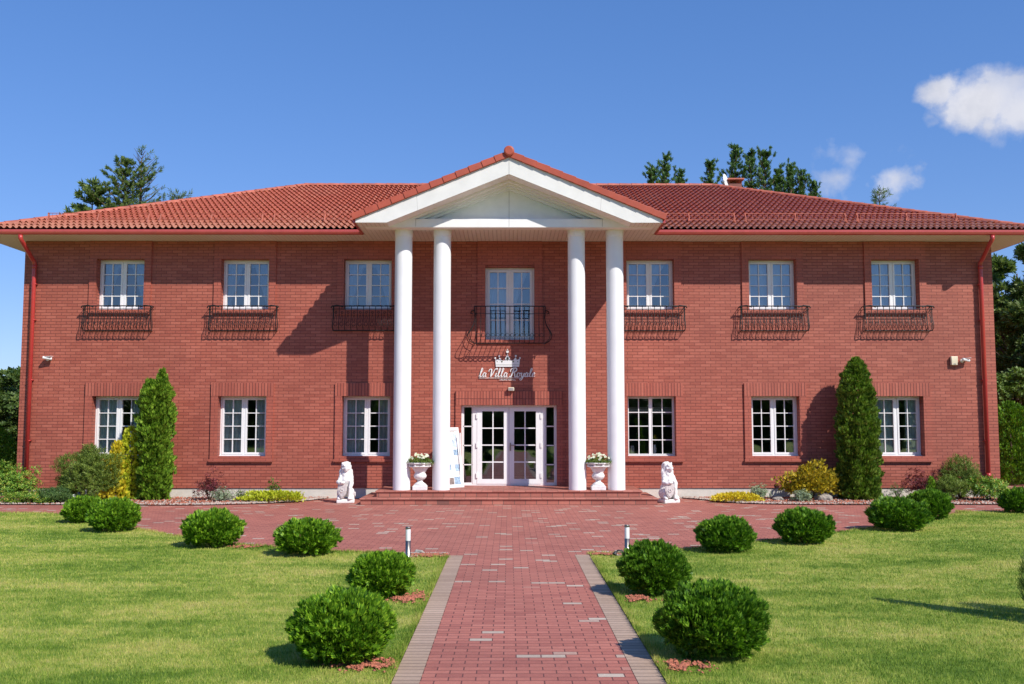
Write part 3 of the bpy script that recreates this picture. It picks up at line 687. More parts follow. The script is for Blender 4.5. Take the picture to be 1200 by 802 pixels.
# soffit
EX = 12.98; EY = 23.64; GY = 22.14; GX = 3.51
s_ = MB(); s_.box(-EX, EX, EY, D0, ZS, ZS+.02); s_.box(-EX, -XW, D0, YB+.7, ZS, ZS+.02); s_.box(XW, EX, D0, YB+.7, ZS, ZS+.02); s_.box(-XW, XW, YB, YB+.7, ZS, ZS+.02); s_.box(-GX, GX, 22.64, EY, ZS, ZS+.02)
for q in (-1, 1): s_.box(min(q*2.8, q*GX), max(q*2.8, q*GX), GY+.052, 22.64, ZS, ZS+.02)
V_(s_.build('soffit', M['soffit']))

# roof: wavy tiles in courses, clipped to each slope
SL = .405; RZ0 = 6.535; RW = 6.62; TY = 23.62                       # slope, eave height, half depth, eave line
sec = [(0, 0), (.18, .018), (.36, .052), (.52, .056), (.68, .028), (.84, .002)]
def slope_mesh(u_len, v_len, wave=.1485, course=.36, step=.046):
    us = []; hs = []
    for i in range(int(u_len/wave)+1):
        for a, b in sec: us.append((i+a)*wave); hs.append(b)
    us = np.array(us); hs = np.array(hs); k = us <= u_len; us, hs = us[k], hs[k]
    vs = []; vh = []
    for j in range(int(math.ceil(v_len/course))):
        vs += [max(0, j*course-.04), (j+.5)*course, min((j+1)*course, v_len)]; vh += [step, step*.6, 0]
    vs = np.array(vs); vh = np.array(vh)
    U, Vv = np.meshgrid(us, vs); Hh = hs[None]+vh[:, None]
    n, mm = len(us), len(vs); idx = np.arange(n*mm).reshape(mm, n)
    F = np.stack([idx[:-1, :-1], idx[:-1, 1:], idx[1:, 1:], idx[1:, :-1]], -1).reshape(-1, 4)
    return np.stack([U.ravel(), Vv.ravel(), Hh.ravel()], 1), F
def roof_plane(name, o, u, v, ul, vl, clips, parent, mtl):
    P, F = slope_mesh(ul, vl); o, u, v = Vector(o), Vector(u).normalized(), Vector(v).normalized(); n = u.cross(v)
    if n.z < 0: n = -n
    Wd = np.array(o)[None]+P[:, 0:1]*np.array(u)+P[:, 1:2]*np.array(v)+P[:, 2:3]*np.array(n)
    me = bpy.data.meshes.new(name); me.from_pydata(Wd.tolist(), [], F.tolist()); bm = bmesh.new(); bm.from_mesh(me)
    for co, no in clips: bmesh.ops.bisect_plane(bm, geom=bm.verts[:]+bm.edges[:]+bm.faces[:], plane_co=co, plane_no=no, clear_outer=True)
    bmesh.ops.recalc_face_normals(bm, faces=bm.faces); bm.to_mesh(me); bm.free(); me.materials.append(mtl)
    ob = bpy.data.objects.new(name, me); col.objects.link(ob); ob.parent = parent; return ob
roof = empty('roof', (0, -D0+D0, 0)); roof.parent = vp
def R_(o): o.parent = roof; o.location = Vector(o.location)-Vector((0, D0, 0)); return o
RY = TY+RW; RZ = RZ0+RW*SL; RX = EX-RW+.02; BY = TY+2*RW; RXe = EX+.04
sl = RW*math.sqrt(1+SL*SL)
hipL = ((-RXe, TY, RZ0), (-1, 1, 0)); hipR = ((RXe, TY, RZ0), (1, 1, 0))
R_(roof_plane('tiles', (-RXe, TY, RZ0), (1, 0, 0), (0, 1, SL), 2*RXe, sl, [((-RXe, TY, 0), (-1, 1, 0)), ((RXe, TY, 0), (1, 1, 0))], None, M['tile']))
R_(roof_plane('tiles', (-RXe, BY, RZ0), (1, 0, 0), (0, -1, SL), 2*RXe, sl, [((-RXe, BY, 0), (-1, -1, 0)), ((RXe, BY, 0), (1, -1, 0))], None, M['tile']))
R_(roof_plane('tiles', (-RXe, TY, RZ0), (0, 1, 0), (1, 0, SL), 2*RW, sl, [((-RXe, TY, 0), (1, -1, 0)), ((-RXe, BY, 0), (1, 1, 0))], None, M['tile']))
R_(roof_plane('tiles', (RXe, TY, RZ0), (0, 1, 0), (-1, 0, SL), 2*RW, sl, [((RXe, TY, 0), (-1, -1, 0)), ((RXe, BY, 0), (-1, 1, 0))], None, M['tile']))
# ridge and hip caps
rt = MB()
def caps(a, b, r=.105, ln=.36):
    a, b = Vector(a), Vector(b); d = b-a; n = int(d.length/ln)-1; ln = d.length/(n+1); d.normalize(); side = d.cross(Vector((0, 0, 1))).normalized(); up = side.cross(d)
    for i in range(n+1):
        p = a+d*i*ln; q = p+d*(ln+.03); r0, r1 = r*1.07, r*.93; vs = []
        for P_, rr in ((p, r0), (q, r1)):
            for k in range(9):
                an = math.pi*(k/8); vs.append(P_+side*math.cos(an)*rr+up*(math.sin(an)*rr*.8))
            for k in range(8, -1, -1):
                an = math.pi*(k/8); vs.append(P_+side*math.cos(an)*rr*.85+up*(math.sin(an)*rr*.8-.018))
        fs = [(k, k+1, k+19, k+18) for k in range(17)]+[tuple(range(18))]
        rt.add(vs, fs)
zc = .03
caps((-RX, RY, RZ+zc), (RX, RY, RZ+zc))
for s in (-1, 1):
    caps((s*RXe, TY, RZ0+zc), (s*RX, RY, RZ+zc)); caps((s*RXe, BY, RZ0+zc), (s*RX, RY, RZ+zc))
R_(rt.build('ridge_tiles', M['ridge']))
# portico roof
PS = .412; PZ = 8.0; PL = 5.6
ps = GX*math.sqrt(1+PS*PS)+.02
for s in (-1, 1):
    R_(roof_plane('tiles', (s*(GX+.03), GY+.12, PZ-PS*(GX+.03)), (0, 1, 0), (-s, 0, PS), PL, ps, [((0, 0, 0), (-s, 0, 0))], None, M['tile']))
rt = MB(); caps((0, GY+.1, PZ+.03), (0, GY+PL, PZ+.03), .12); R_(rt.build('ridge_tiles', M['ridge']))
# verge tiles along the gable and the round end cap
vt = MB(); nV = 12
for s in (-1, 1):
    a = Vector((s*(GX+.05), GY-.05, PZ-PS*(GX+.05)-.06)); b = Vector((0, GY-.05, PZ-.06)); d = (b-a)/nV; dn = d.normalized(); up = Vector((-dn.z*s*(1 if s < 0 else 1), 0, abs(dn.x))); up = Vector((-dn.z, 0, dn.x)) if dn.x > 0 else Vector((dn.z, 0, -dn.x))
    for i in range(nV):
        p = a+d*i; q = p+d*1.04; t0, t1 = .150, .140; u0, u1 = .004, 0.0
        pts = [(p-up*0, 0), (q, 0)]
        A = p+up*u0; B = q+up*u1; C = q+up*(u1+t1); Dd = p+up*(u0+t0)
        yf = -.016*(1)  # front lip of each tile a little proud of the next
        vs = [A+Vector((0, yf, 0)), B, C, Dd+Vector((0, yf, 0))]; vs += [v+Vector((0, .28, 0)) for v in (A, B, C, Dd)]
        vt.add(vs, [(0, 1, 2, 3), (4, 7, 6, 5), (0, 3, 7, 4), (1, 5, 6, 2), (3, 2, 6, 7), (0, 4, 5, 1)])
vt.lathe([(.0, -.03), (.085, -.03), (.115, -.015), (.12, .0), (.12, .25)], (0, 0, 0), 20)
nv0 = len(vt.v)-5*20
for i in range(nv0, len(vt.v)):
    x, y, z = vt.v[i]; vt.v[i] = (x, GY-.09+z, PZ+.07+y)
R_(vt.build('verge_tiles', M['verge'], bevel=.008))
# fascia boards of the gable
fa = MB(); ft = lambda X: PZ-.03-PS*abs(X)-.03
Zap = 7.55; bi = 2.80
ztip = ft(GX)
for s in (-1, 1):
    fa.prism([(0, ft(0)), (s*2.12, ft(2.12)), (s*2.09, Zap-(Zap-ZS)*2.09/bi), (0, Zap)][::s], GY, GY+.05)
    fa.prism([(s*2.123, ft(2.123)), (s*GX, ztip), (s*GX, ZS), (s*bi, ZS), (s*2.093, Zap-(Zap-ZS)*2.093/bi)][::s], GY, GY+.05)
V_(fa.build('fascia', M['fascia']))
# raking soffit behind the fascia and stepped tympanum
py = MB(); F0 = 22.63
for s in (-1, 1):
    a = [(0, GY+.05, Zap), (s*bi, GY+.05, ZS), (s*bi, F0, ZS), (0, F0, Zap)]; py.add(a, [(0, 1, 2, 3)])
    py.add([(x, y, z+.02) for x, y, z in a], [(0, 3, 2, 1)])
def tri_ring(y, xo, zbo, zao, xi, zbi, zai, yb, clip=None):
    # face between outer triangle and inner triangle at depth y, and the reveal going back to yb
    O = [(-xo, zbo), (xo, zbo), (0, zao)]; I = [(-xi, zbi), (xi, zbi), (0, zai)]
    for i in range(3):
        j = (i+1) % 3
        py.add([(O[i][0], y, O[i][1]), (O[j][0], y, O[j][1]), (I[j][0], y, I[j][1]), (I[i][0], y, I[i][1])], [(0, 1, 2, 3)])
        py.add([(I[i][0], y, I[i][1]), (I[j][0], y, I[j][1]), (I[j][0], yb, I[j][1]), (I[i][0], yb, I[i][1])], [(0, 1, 2, 3)])
tri_ring(F0, bi, ZS, Zap-.002, 2.22, 6.60, 7.50, F0+.14)
tri_ring(F0+.14, 2.35, 6.57, 7.55, 2.00, 6.635, 7.45, F0+.28)
tri_ring(F0+.28, 2.15, 6.60, 7.50, 1.76, 6.675, 7.385, F0+.42)
py.add([(-1.9, F0+.42, 6.62), (1.9, F0+.42, 6.62), (0, F0+.42, 7.45)], [(0, 1, 2)])
py.box(-GX+.15, GX-.15, F0+.001, F0+.3, ZS-.012, ZS-.001)
V_(py.build('pediment', M['tympanum']))
for q in [(x-.004, x+.004, F0-.0025, F0-.0005, ZS+.005, 6.597) for x in (-2.18, 0, 2.18)]+[(-.004, .004, F0+.4165, F0+.4185, 6.70, 7.37), (-.004, .004, GY-.0025, GY-.0005, Zap+.01, ft(0)-.01)]:
    V_(MB().box(*q).build('panel_joint', M['grey_strip']))
# gutters
def gutter(pts, name='gutter'):
    g = MB(); prof = [(0.0, .085), (-.006, .09), (-.085, .085), (-.092, .075), (-.09, .03), (-.07, -.012), (-.035, -.03), (0, -.03)]
    for i in range(len(pts)-1):
        a, b = Vector(pts[i]), Vector(pts[i+1]); d = (b-a).normalized(); out = Vector((d.y, -d.x, 0))
        vs = [p+out*(-q)+Vector((0, 0, z)) for p in (a, b) for q, z in prof]; n = len(prof)
        g.add(vs, [(k, k+1, k+1+n, k+n) for k in range(n-1)]+[tuple(range(n)), tuple(range(2*n-1, n-1, -1))])
    return V_(g.build(name, M['gutter']))
GZ = 6.452
gutter([(-EX-.0, EY, GZ), (-GX-.04, EY, GZ)]); gutter([(GX+.04, EY, GZ), (EX, EY, GZ)])
gutter([(-EX, YB+.7, GZ), (-EX, EY, GZ)]); gutter([(EX, EY, GZ), (EX, YB+.7, GZ)])
for s in (-1, 1):
    o = MB().box(min(s*GX, s*(GX+.07)), max(s*GX, s*(GX+.07)), GY+.02, EY-.095, ZS-.0, ZS+.115).build('gutter', M['gutter']); V_(o)
# downpipes
for s, x in ((-1, W(35.5, 430, 24.38)[0]), (1, W(1153.5, 430, 24.38)[0])):
    p = MB(); xt = W(24, 279, EY-.04)[0] if s < 0 else W(1163, 280, EY-.04)[0]
    pts = [(xt, EY-.045, ZS-.01), (xt, EY-.04, ZS-.10), (xt-s*.02, EY+.02, ZS-.17), (x+s*.03, D0-.17, ZS-.47), (x, D0-.10, ZS-.56), (x, D0-.095, ZS-.7), (x, D0-.095, .12)]
    p.tube(pts, .052, 14); p.tube([(x, D0-.095, .5), (x, D0-.095, .62)], .058, 14); p.tube([(x, D0-.095, 5.70), (x, D0-.095, 5.80)], .058, 14)
    for z in (1.4, 2.9, 4.4, 5.3): p.box(x-.06, x+.06, D0-.12, D0-.002, z, z+.03)
    V_(p.build('downpipe', M['pipe'], smooth=False)).data.shade_smooth()
# snow guards
for i, (a, b) in enumerate([(57, 175), (189, 308), (322, 440), (754, 860), (873, 990), (1004, 1120)]):
    yy = TY+.92; zz = RZ0+.92*SL+.05; xa, xb = W(a, 255, yy)[0], W(b, 255, yy)[0]
    g = MB()
    for hz in (.03, .19): g.tube([(xa-.02, yy, zz+hz), (xb+.02, yy, zz+hz)], .008, 5)
    x = xa
    while x <= xb: g.tube([(x, yy, zz+.03), (x, yy, zz+.19)], .004, 4); x += .095
    for x in (xa, (xa+xb)/2, xb):
        g.box(x-.018, x+.018, yy-.13, yy-.01, zz-.05, zz-.02); g.box(x-.016, x+.016, yy-.02, yy+.02, zz-.04, zz+.2)
        g.tube([(x, yy-.12, zz-.03), (x, yy+.01, zz+.2)], .013, 5)
    R_(g.build('snow_guard', M['ridge']))
# chimney
c = MB(); cx = 7.3; c.box(cx-.2, cx+.2, 31.1, 31.8, 8.4, 9.55); c.build
R_(c.build('chimney', M['chimney']))
c = MB(); c.box(cx-.25, cx+.27, 31.0, 31.9, 9.66, 9.70)
for sx in (-.2, .2):
    for yv in (31.15, 31.7): c.box(cx+sx-.02, cx+sx+.02, yv, yv+.04, 9.55, 9.66)
R_(c.build('chimney_cap', M['ridge']))

# balcony railing (bellied)
def belly(t):                      # t 0 top .. 1 bottom: outward offset
    return .06+.20*math.exp(-((t-.78)/.22)**2)-.02*math.exp(-((t-.3)/.15)**2)
def rail_ring(z, off, w, dep, y=0):
    return [(-w-off*.8, y, z), (-w-off*.8, -dep-off, z), (w+off*.8, -dep-off, z), (w+off*.8, y, z)]
br = MB(); bw_, bd = .84, .22; zt, zb = 4.74, 3.80; BYr = D0
def P3(x, y, z): return (x+BX+.0, BYr+y, z)
for t in (0, .2): 
    z = zt-(zt-zb)*t; br.tube([P3(*q) for q in rail_ring(z, belly(t), bw_, bd)], .013 if t == 0 else .009, 6)
br.tube([P3(*q) for q in rail_ring(zb+.02, .04, bw_, bd)], .012, 6)
def bar(x, y, nx, ny):
    pts = []
    for k in range(15):
        t = k/14; o_ = belly(t) if t < .97 else .04
        pts.append(P3(x+nx*o_*.8, y+ny*o_, zt-(zt-zb-.02)*t))
    br.tube(pts, .0085, 5)
for i in range(15): bar(-bw_+2*bw_*i/14, -bd, 0, -1)
for s in (-1, 1):
    for yv in (-.14, -.03): bar(s*bw_, yv, s, 0)
    bar(s*bw_, -bd, s*.75, -.75)
    br.tube([P3(s*(bw_+.05), -.0, zt-.08), P3(s*(bw_+.12), -.05, zt-.1), P3(s*(bw_+.14), -.12, zt-.16), P3(s*(bw_+.08), -.14, zt-.18)], .012, 5)
for i in range(14):
    x = -bw_+2*bw_*(i+.5)/14; z = zb+.22; br.tube([P3(x+.045*math.cos(a), -bd-.255, z-.02+.045*math.sin(a)) for a in [k*math.pi/5 for k in range(10)]], .006, 4, closed=True)
V_(br.build('balcony_railing', M['iron']))
# window guards (flower grilles)
def make_guard():
    g = MB(); w, d = .83, .17; z1, z0 = .05, -.56
    def off(t): return .085*math.exp(-((t-.80)/.24)**2)
    for z, o_, r in ((z1, .02, .014), (z1-.075, .02, .008), (z0, .0, .011)):
        g.tube([(-w-o_, 0, z), (-w-o_, -d-o_, z), (w+o_, -d-o_, z), (w+o_, 0, z)], r, 5)
    n = 11
    for i in range(n+1):
        x = -w+2*w*i/n
        g.tube([(x, -d-off(k/9)*(1 if k < 9 else 0), z1-(z1-z0)*k/9) for k in range(10)], .010, 4)
        if i < n:
            xc = x+w/n
            # scroll pair under the rail and a ring at the belly
            for s in (-1, 1):
                g.tube([(xc+s*.028*math.cos(a)*(1-a/12), -d-.025, z1-.17+.045*math.sin(a)*(1-a/12)) for a in [k*.75 for k in range(8)]], .006, 4)
                g.tube([(xc, -d-.03, z1-.22), (xc+s*.03, -d-.06, z1-.32), (xc+s*.015, -d-.095, z1-.40)], .006, 4)
            g.tube([(xc+.042*math.cos(a), -d-.105, z0+.145+.05*math.sin(a)) for a in [k*math.pi/5 for k in range(10)]], .007, 4, closed=True)
    for s in (-1, 1):
        for yv in (-.06, -.12): g.tube([(s*(w+off(k/9)*.3*(1 if k < 9 else 0)), yv, z1-(z1-z0)*k/9) for k in range(10)], .007, 4)
        g.tube([(s*(w-.25), -d-.03, z1-.03), (s*(w-.12), -d-.035, z1+.012), (s*(w+.03), -d-.035, z1-.01), (s*(w+.05), -d-.02, z1-.05)], .017, 5)
    g.tube([(-w, -.02, z0), (w, -.02, z0)], .009, 4)
    return g.build('window_guard', M['iron'], vp)
gd = None
for x in XU:
    if gd is None: gd = make_guard(); o = gd
    else: o = gd.copy(); col.objects.link(o)
    o.location = (x, 0, up_h0+.02); tag(o, group='iron guards below the upper windows')

# ============================================================ THINGS ON THE WALL
sg = empty('wall_sign', (0, D0-.02, 2.9)); tag(sg, 'white crown and script letters reading la Villa Royale on the brick above the door', 'sign')
def wx(px, py): return W(px, py, D0-.02)
cr = MB()
def cpt(cx, cy): return 540+cx/10.91, 400+cy/10.91
outl = [(448, 325), (440, 225), (478, 262), (492, 205), (530, 265), (560, 215)]
outl = [(448, 328), (440, 226), (482, 240), (492, 205), (528, 248), (555, 250), (597, 160), (640, 250), (665, 248), (703, 205), (715, 240), (757, 226), (746, 328)]
def w2(cx, cy):
    a, b = cpt(cx, cy); X, Z = wx(a, b); return X, Z-2.9
cr.prism([w2(*q) for q in outl], -.012, .0)
for q, r in (((440, 216), .022), ((492, 190), .026), ((597, 135), .034), ((703, 190), .026), ((757, 216), .022)):
    X, Z = w2(*q); cr.tube([(X, -.012, Z), (X, 0, Z)], r, 10)
X, Z = w2(597, 118); cr.box(X-.007, X+.007, -.012, 0, Z-.02, Z+.035)
cr.build('crown', M['white'], sg)
cutouts = MB()
for q, r in (((525, 262), .022), ((670, 262), .022), ((465, 262), .012), ((728, 262), .012)):
    X, Z = w2(*q); cutouts.tube([(X, -.0155, Z), (X, -.0125, Z)], r, 8)
X, Z = w2(597, 225); cutouts.prism([(X-.033, Z), (X, Z+.055), (X+.033, Z), (X, Z-.055)], -.0155, -.0125)
a, b = w2(450, 303), w2(745, 303); cutouts.box(a[0], b[0], -.0145, -.0125, a[1]-.004, a[1]+.003)
cutouts.build('crown_cutout', mat('cutout_dark', (.10, .12, .07), .4), sg)  # dark plates stand in for the holes through the crown
# script strokes in cells: x advances, z 0 baseline, 1 = tall letter height
def sm_(p, k=6):
    q = smooth_line(p, k); return q
GL = {
 'l': (.34, [[(-.02, .05), (.12, .30), (.30, .80), (.28, 1.0), (.20, .95), (.12, .5), (.10, .12), (.18, .0), (.34, .1)]]),
 'a': (.46, [[(.36, .42), (.22, .48), (.08, .3), (.08, .06), (.20, .0), (.34, .25), (.38, .46)], [(.38, .46), (.30, .1), (.36, .0), (.48, .1)]]),
 'V': (.62, [[(-.08, .62), (.0, .85), (.16, .9), (.22, .7), (.20, .3), (.20, .0)], [(.20, .0), (.38, .35), (.55, .8), (.72, 1.0), (.80, .93), (.74, .84)]]),
 'i': (.26, [[(.02, .08), (.12, .3), (.16, .46)], [(.16, .46), (.08, .1), (.14, .0), (.28, .1)], [(.19, .66), (.21, .70)]]),
 'R': (.70, [[(.34, 1.0), (.24, .5), (.12, .05), (.0, .0), (-.06, .08)], [(.0, .6), (.02, .85), (.28, 1.05), (.60, 1.0), (.62, .75), (.45, .58), (.28, .54)], [(.30, .54), (.45, .4), (.55, .05), (.68, .0), (.78, .1)]]),
 'o': (.42, [[(.30, .44), (.16, .46), (.06, .25), (.10, .03), (.24, .0), (.34, .2), (.30, .42), (.44, .38)]]),
 'y': (.44, [[(.04, .4), (.12, .46), (.10, .15), (.18, .0), (.32, .2), (.40, .46)], [(.40, .46), (.26, -.15), (.12, -.38), (.0, -.34), (.04, -.2), (.46, .08)]]),
 'e': (.36, [[(.02, .12), (.20, .24), (.30, .40), (.22, .48), (.08, .34), (.08, .06), (.20, .0), (.36, .1)]]),
 ' ': (.26, [])}
lt = MB(); x_ = 0; txt = 'la Villa Royale'; tot = sum(GL[c][0] for c in txt)
XL, ZL = w2(232, 462); XR_, _ = w2(948, 462); ZH = w2(232, 352)[1]
sx = (XR_-XL)/tot; sz = (ZH-ZL)
for c in txt:
    wdt, strokes = GL[c]
    for st in strokes:
        pp = sm_(st, 5); pts = [(XL+(x_+a+.12*b)*sx, -.008, ZL+.012+b*sz*.98) for a, b in pp]
        rs = []
        for i in range(len(pp)):
            j = min(i+1, len(pp)-1); k = max(i-1, 0); dz = pp[j][1]-pp[k][1]; rs.append(.0085+(.0065 if dz < -.02 else 0)+(.003 if c in 'VR' else 0))
        lt.tube(pts, rs, 6)
    x_ += wdt
lt.build('lettering', M['white'], sg)
ul = MB(); a = w2(232, 470); b = w2(800, 470); ul.box(a[0], b[0], -.010, 0, a[1]-.006, a[1]+.004)
ul.build('underline', M['white'], sg)
sb = MB(); xa, z_ = w2(495, 500); xb, _ = w2(700, 500); k = 0; x = xa; rr = random.Random(4)
while x < xb-.02:
    if k != 8:
        hh = .017; sb.tube([(x, -.008, z_), (x+.003, -.008, z_+hh)], .004, 5); sb.tube([(x, -.008, z_+hh*rr.choice([0, 1])), (x+.016, -.008, z_+hh*rr.choice([0, .5, 1]))], .004, 5)
        if k % 3: sb.tube([(x+.017, -.008, z_), (x+.017, -.008, z_+hh)], .004, 5)
    x += .0245; k += 1
sb.box(xa, xb, -.007, 0, z_+.005, z_+.009); sb.tube([(xb-.012, -.008, z_+.017), (xb-.010, -.008, z_-.022)], .005, 5)
sb.build('small_lettering', M['white'], sg)
# lamp above the door
X, Z = W(599, 457, D0-.06); o = empty('wall_lamp', (X, D0-.05, Z)); tag(o, 'small silver wall lamp just above the entrance door lintel', 'lamp')
MB().box(-.075, .075, -.10, .05, -.03, .06).build('housing', M['cream'], o, bevel=.012); MB().box(-.06, .06, -.104, -.1005, -.022, .045).build('lens', mat('grey_lens', (.35, .33, .32), .2), o)
# security cameras and alarm box
def cctv(px, py, s, label):
    X, Z = W(px, py, D0-.08); o = empty('security_camera', (X, D0, Z)); tag(o, label, 'camera')
    b = MB(); b.tube([(-.09*s, -.10, -.02), (.10*s, -.17, .012)], [.036, .036], 12); b.tube([(.10*s, -.17, .012), (.105*s, -.172, .013)], .03, 12); b.build('body', M['white'], o)
    h_ = MB(); h_.box(-.11, .11, -.19, -.06, .032, .04, Matrix.Rotation(.1*s, 4, 'Y')); h_.build('sun_hood', M['white'], o)
    MB().tube([(0, -.13, -.01), (.03*s, -.05, -.03), (.05*s, -.001, -.02)], .016, 8).build('bracket', M['white'], o)
    MB().tube([(.05*s, -.025, -.02), (.05*s, -.002, -.02)], .045, 14).build('base', M['white'], o)
cctv(57, 420, -1, 'small white security camera high on the left end of the brick wall beside the downpipe')
cctv(1131, 422, -1, 'small white security camera right of the cream alarm box on the wall')
X, Z = W(1118, 423, D0-.05); o = empty('alarm_box', (X, D0, Z)); tag(o, 'cream rectangular alarm siren box high on the right end of the wall', 'alarm box')
MB().prism([(-.075, -.11), (.075, -.11), (.085, .11), (-.085, .11)], -.09, -.002).build('cover', M['cream'], o, bevel=.012); MB().box(-.03, .03, -.095, -.0905, -.09, -.07).build('vent', M['grey_strip'], o)
# satellite dish
o = empty('satellite_dish', (6.98, 31.0, 9.0)); tag(o, 'white satellite dish standing beside the chimney behind the roof ridge', 'satellite dish')
d_ = MB(); 
for sgn in (1, .97): d_.lathe([(.001, -.08*1)]+[(.26*k/6, -.08*(1-(k/6)**2)) for k in range(1, 7)], (0, 0, 0), 20) if sgn == 1 else None
n0 = 0
for i in range(n0, len(d_.v)):
    v = Vector(d_.v[i]); v.rotate(Matrix.Rotation(R(80), 3, 'X')); v.rotate(Matrix.Rotation(R(58), 3, 'Z')); d_.v[i] = (v.x, v.y, v.z+.58)
d_.build('dish', M['white'], o, smooth=False); a = MB(); a.tube([(0, 0, -.4), (0, 0, .5)], .02, 6); a.build('mast', M['steel'], o)
a = MB(); a.tube([(0, 0, .35), (-.15, -.3, .5)], .01, 5); a.box(-.19, -.13, -.34, -.28, .47, .53); a.build('receiver_arm', M['steel'], o)

# ============================================================ TERRACE THINGS
def make_urn():
    o = empty('urn', (0, 0, 0))
    b = MB(); b.box(-.165, .165, -.165, .165, 0, .10); b.box(-.145, .145, -.145, .145, .101, .125); b.build('base', M['stone'], o, bevel=.015)
    u = MB()
    def flute(r, z, a):
        if .235 < z < .40: return r*(1+.055*abs(math.cos(8*a)))
        return r
    u.lathe([(.13, .125), (.135, .14), (.10, .165), (.065, .19), (.055, .21), (.075, .225), (.055, .235), (.10, .25), (.135, .29), (.145, .33), (.125, .375), (.115, .40), (.13, .42), (.15, .46), (.18, .50), (.195, .52)], (0, 0, 0), 48, flute)
    u.build('bowl', M['stone'], o, smooth=False).data.shade_smooth()
    r = MB(); n = 8
    def octo(rad): return [(rad*math.cos(R(22.5+45*k)), rad*math.sin(R(22.5+45*k))) for k in range(8)]
    rings = [(octo(.20), .515), (octo(.262), .535), (octo(.285), .55), (octo(.275), .555), (octo(.275), .605), (octo(.30), .612), (octo(.30), .635), (octo(.24), .635), (octo(.23), .56)]
    vs = [(x, y, z) for ring, z in rings for x, y in ring]; fs = [(i*n+k, i*n+(k+1) % n, (i+1)*n+(k+1) % n, (i+1)*n+k) for i in range(len(rings)-1) for k in range(n)]
    fs.append(tuple(range(8*8, 9*8))); r.add(vs, fs); r.build('rim', M['stone'], o, bevel=.004)
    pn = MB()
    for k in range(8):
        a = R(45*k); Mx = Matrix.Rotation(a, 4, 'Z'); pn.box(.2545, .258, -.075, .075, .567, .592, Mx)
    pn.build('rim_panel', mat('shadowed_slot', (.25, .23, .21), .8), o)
    return o
def make_flowers(seed, rust):
    o = empty('potted_flowers', (0, 0, 0)); rng2 = np.random.default_rng(seed)
    n = 420; a = rng2.uniform(0, 6.283, n); r_ = np.sqrt(rng2.random(n)); P = np.column_stack([np.cos(a)*r_*.32, np.sin(a)*r_*.28, rng2.uniform(-.02, .16, n)*(1.1-r_**2*.8)])
    U = P*np.array([2, 2, 0])+np.array([0, 0, 1])+rng2.normal(0, .6, (n, 3)); V, F = scatter_sprays(P, U, rng2.uniform(.03, .06, n), LEAF); np_mesh('leaves', V, F, L['treelight'], o)
    n = 40; a = rng2.uniform(0, 6.283, n); r_ = np.sqrt(rng2.random(n)); P = np.column_stack([np.cos(a)*r_*.27, np.sin(a)*r_*.25, .08+.13*(1.05-r_**2*.9)+rng2.uniform(-.02, .03, n)])
    U = P*np.array([3, 3, 0])+np.array([0, -.7, .8])+rng2.normal(0, .3, (n, 3)); T = LEAF.copy(); T[:, :, 2] *= .3; T[:, 1, :2] *= 1.1; 
    T = LEAF*np.array([1, 1, .35]); wv = T[:, 1]-T[:, 3]; T[:, 1] += wv*.8; T[:, 3] -= wv*.8
    V, F = scatter_sprays(P, U, rng2.uniform(.028, .042, n), T); np_mesh('blossoms', V, F, L['petal'], o)
    return o
UY = 23.02
u1 = make_urn(); u1.location = (W(492.3, 560, UY)[0], UY, ZT); tag(u1, 'white stone urn between the two left columns', 'urn', 'urns between the columns')
u2 = copy_tree(u1); u2.location = (W(701, 560, UY)[0], UY, ZT); tag(u2, 'white stone urn between the two right columns', 'urn', 'urns between the columns')
f1 = make_flowers(5, False); f1.location = Vector(u1.location)+Vector((0, 0, .61)); tag(f1, 'white petunias and leaves filling the urn between the left columns', 'flowers', 'flowers in the urns')
f2 = make_flowers(9, True); f2.location = Vector(u2.location)+Vector((0, 0, .61)); tag(f2, 'white petunias and leaves filling the urn between the right columns', 'flowers', 'flowers in the urns')
# leaning poster board
pb = empty('poster_board', (-1.30, 23.80, ZT), 0); tag(pb, 'tall white framed poster board with blue pictures leaning left of the door', 'board')
Mt = Matrix.Rotation(R(42), 4, 'Z') @ Matrix.Rotation(R(-9.5), 4, 'X')
b = MB(); w = .27; h = 1.46; b.box(-w, w, -.015, .0, 0, h, Mt); b.build('panel', M['white'], pb)
b = MB(); 
for q in ((-w, -w+.045, 0, h), (w-.045, w, 0, h), (-w+.045, w-.045, 0, .05), (-w+.045, w-.045, h-.07, h)): b.box(q[0], q[1], -.028, -.0155, q[2], q[3], Mt)
b.build('frame', M['white'], pb)
blue = mat('photo_print_blue', (.30, .42, .55), .4, var=.5, scale=20); pale = mat('photo_print_pale', (.55, .65, .74), .4, var=.35, scale=16); brn = mat('photo_print_brown', (.25, .20, .18), .4, var=.5, scale=25)
for (a, c_, z0, z1, mm) in [(-.17, .0, 1.0, 1.32, pale), (.03, .18, .98, 1.3, pale), (-.20, -.05, .80, .92, pale), (.05, .20, .78, .92, blue), (-.19, -.06, .42, .56, blue), (.06, .20, .40, .56, blue), (-.17, -.02, .08, .24, brn), (.0, .20, .08, .26, blue), (-.12, .14, 1.345, 1.36, brn)]:
    MB().box(a, c_, -.0185, -.0158, z0, z1, Mt).build('picture', mm, pb)
b = MB(); b.box(-.2, -.17, .0, .02, 0, h*.9, Mt @ Matrix.Rotation(R(8), 4, 'X')); b.box(.17, .2, 0, .02, 0, h*.9, Mt @ Matrix.Rotation(R(8), 4, 'X')); b.build('leg', M['white'], pb)
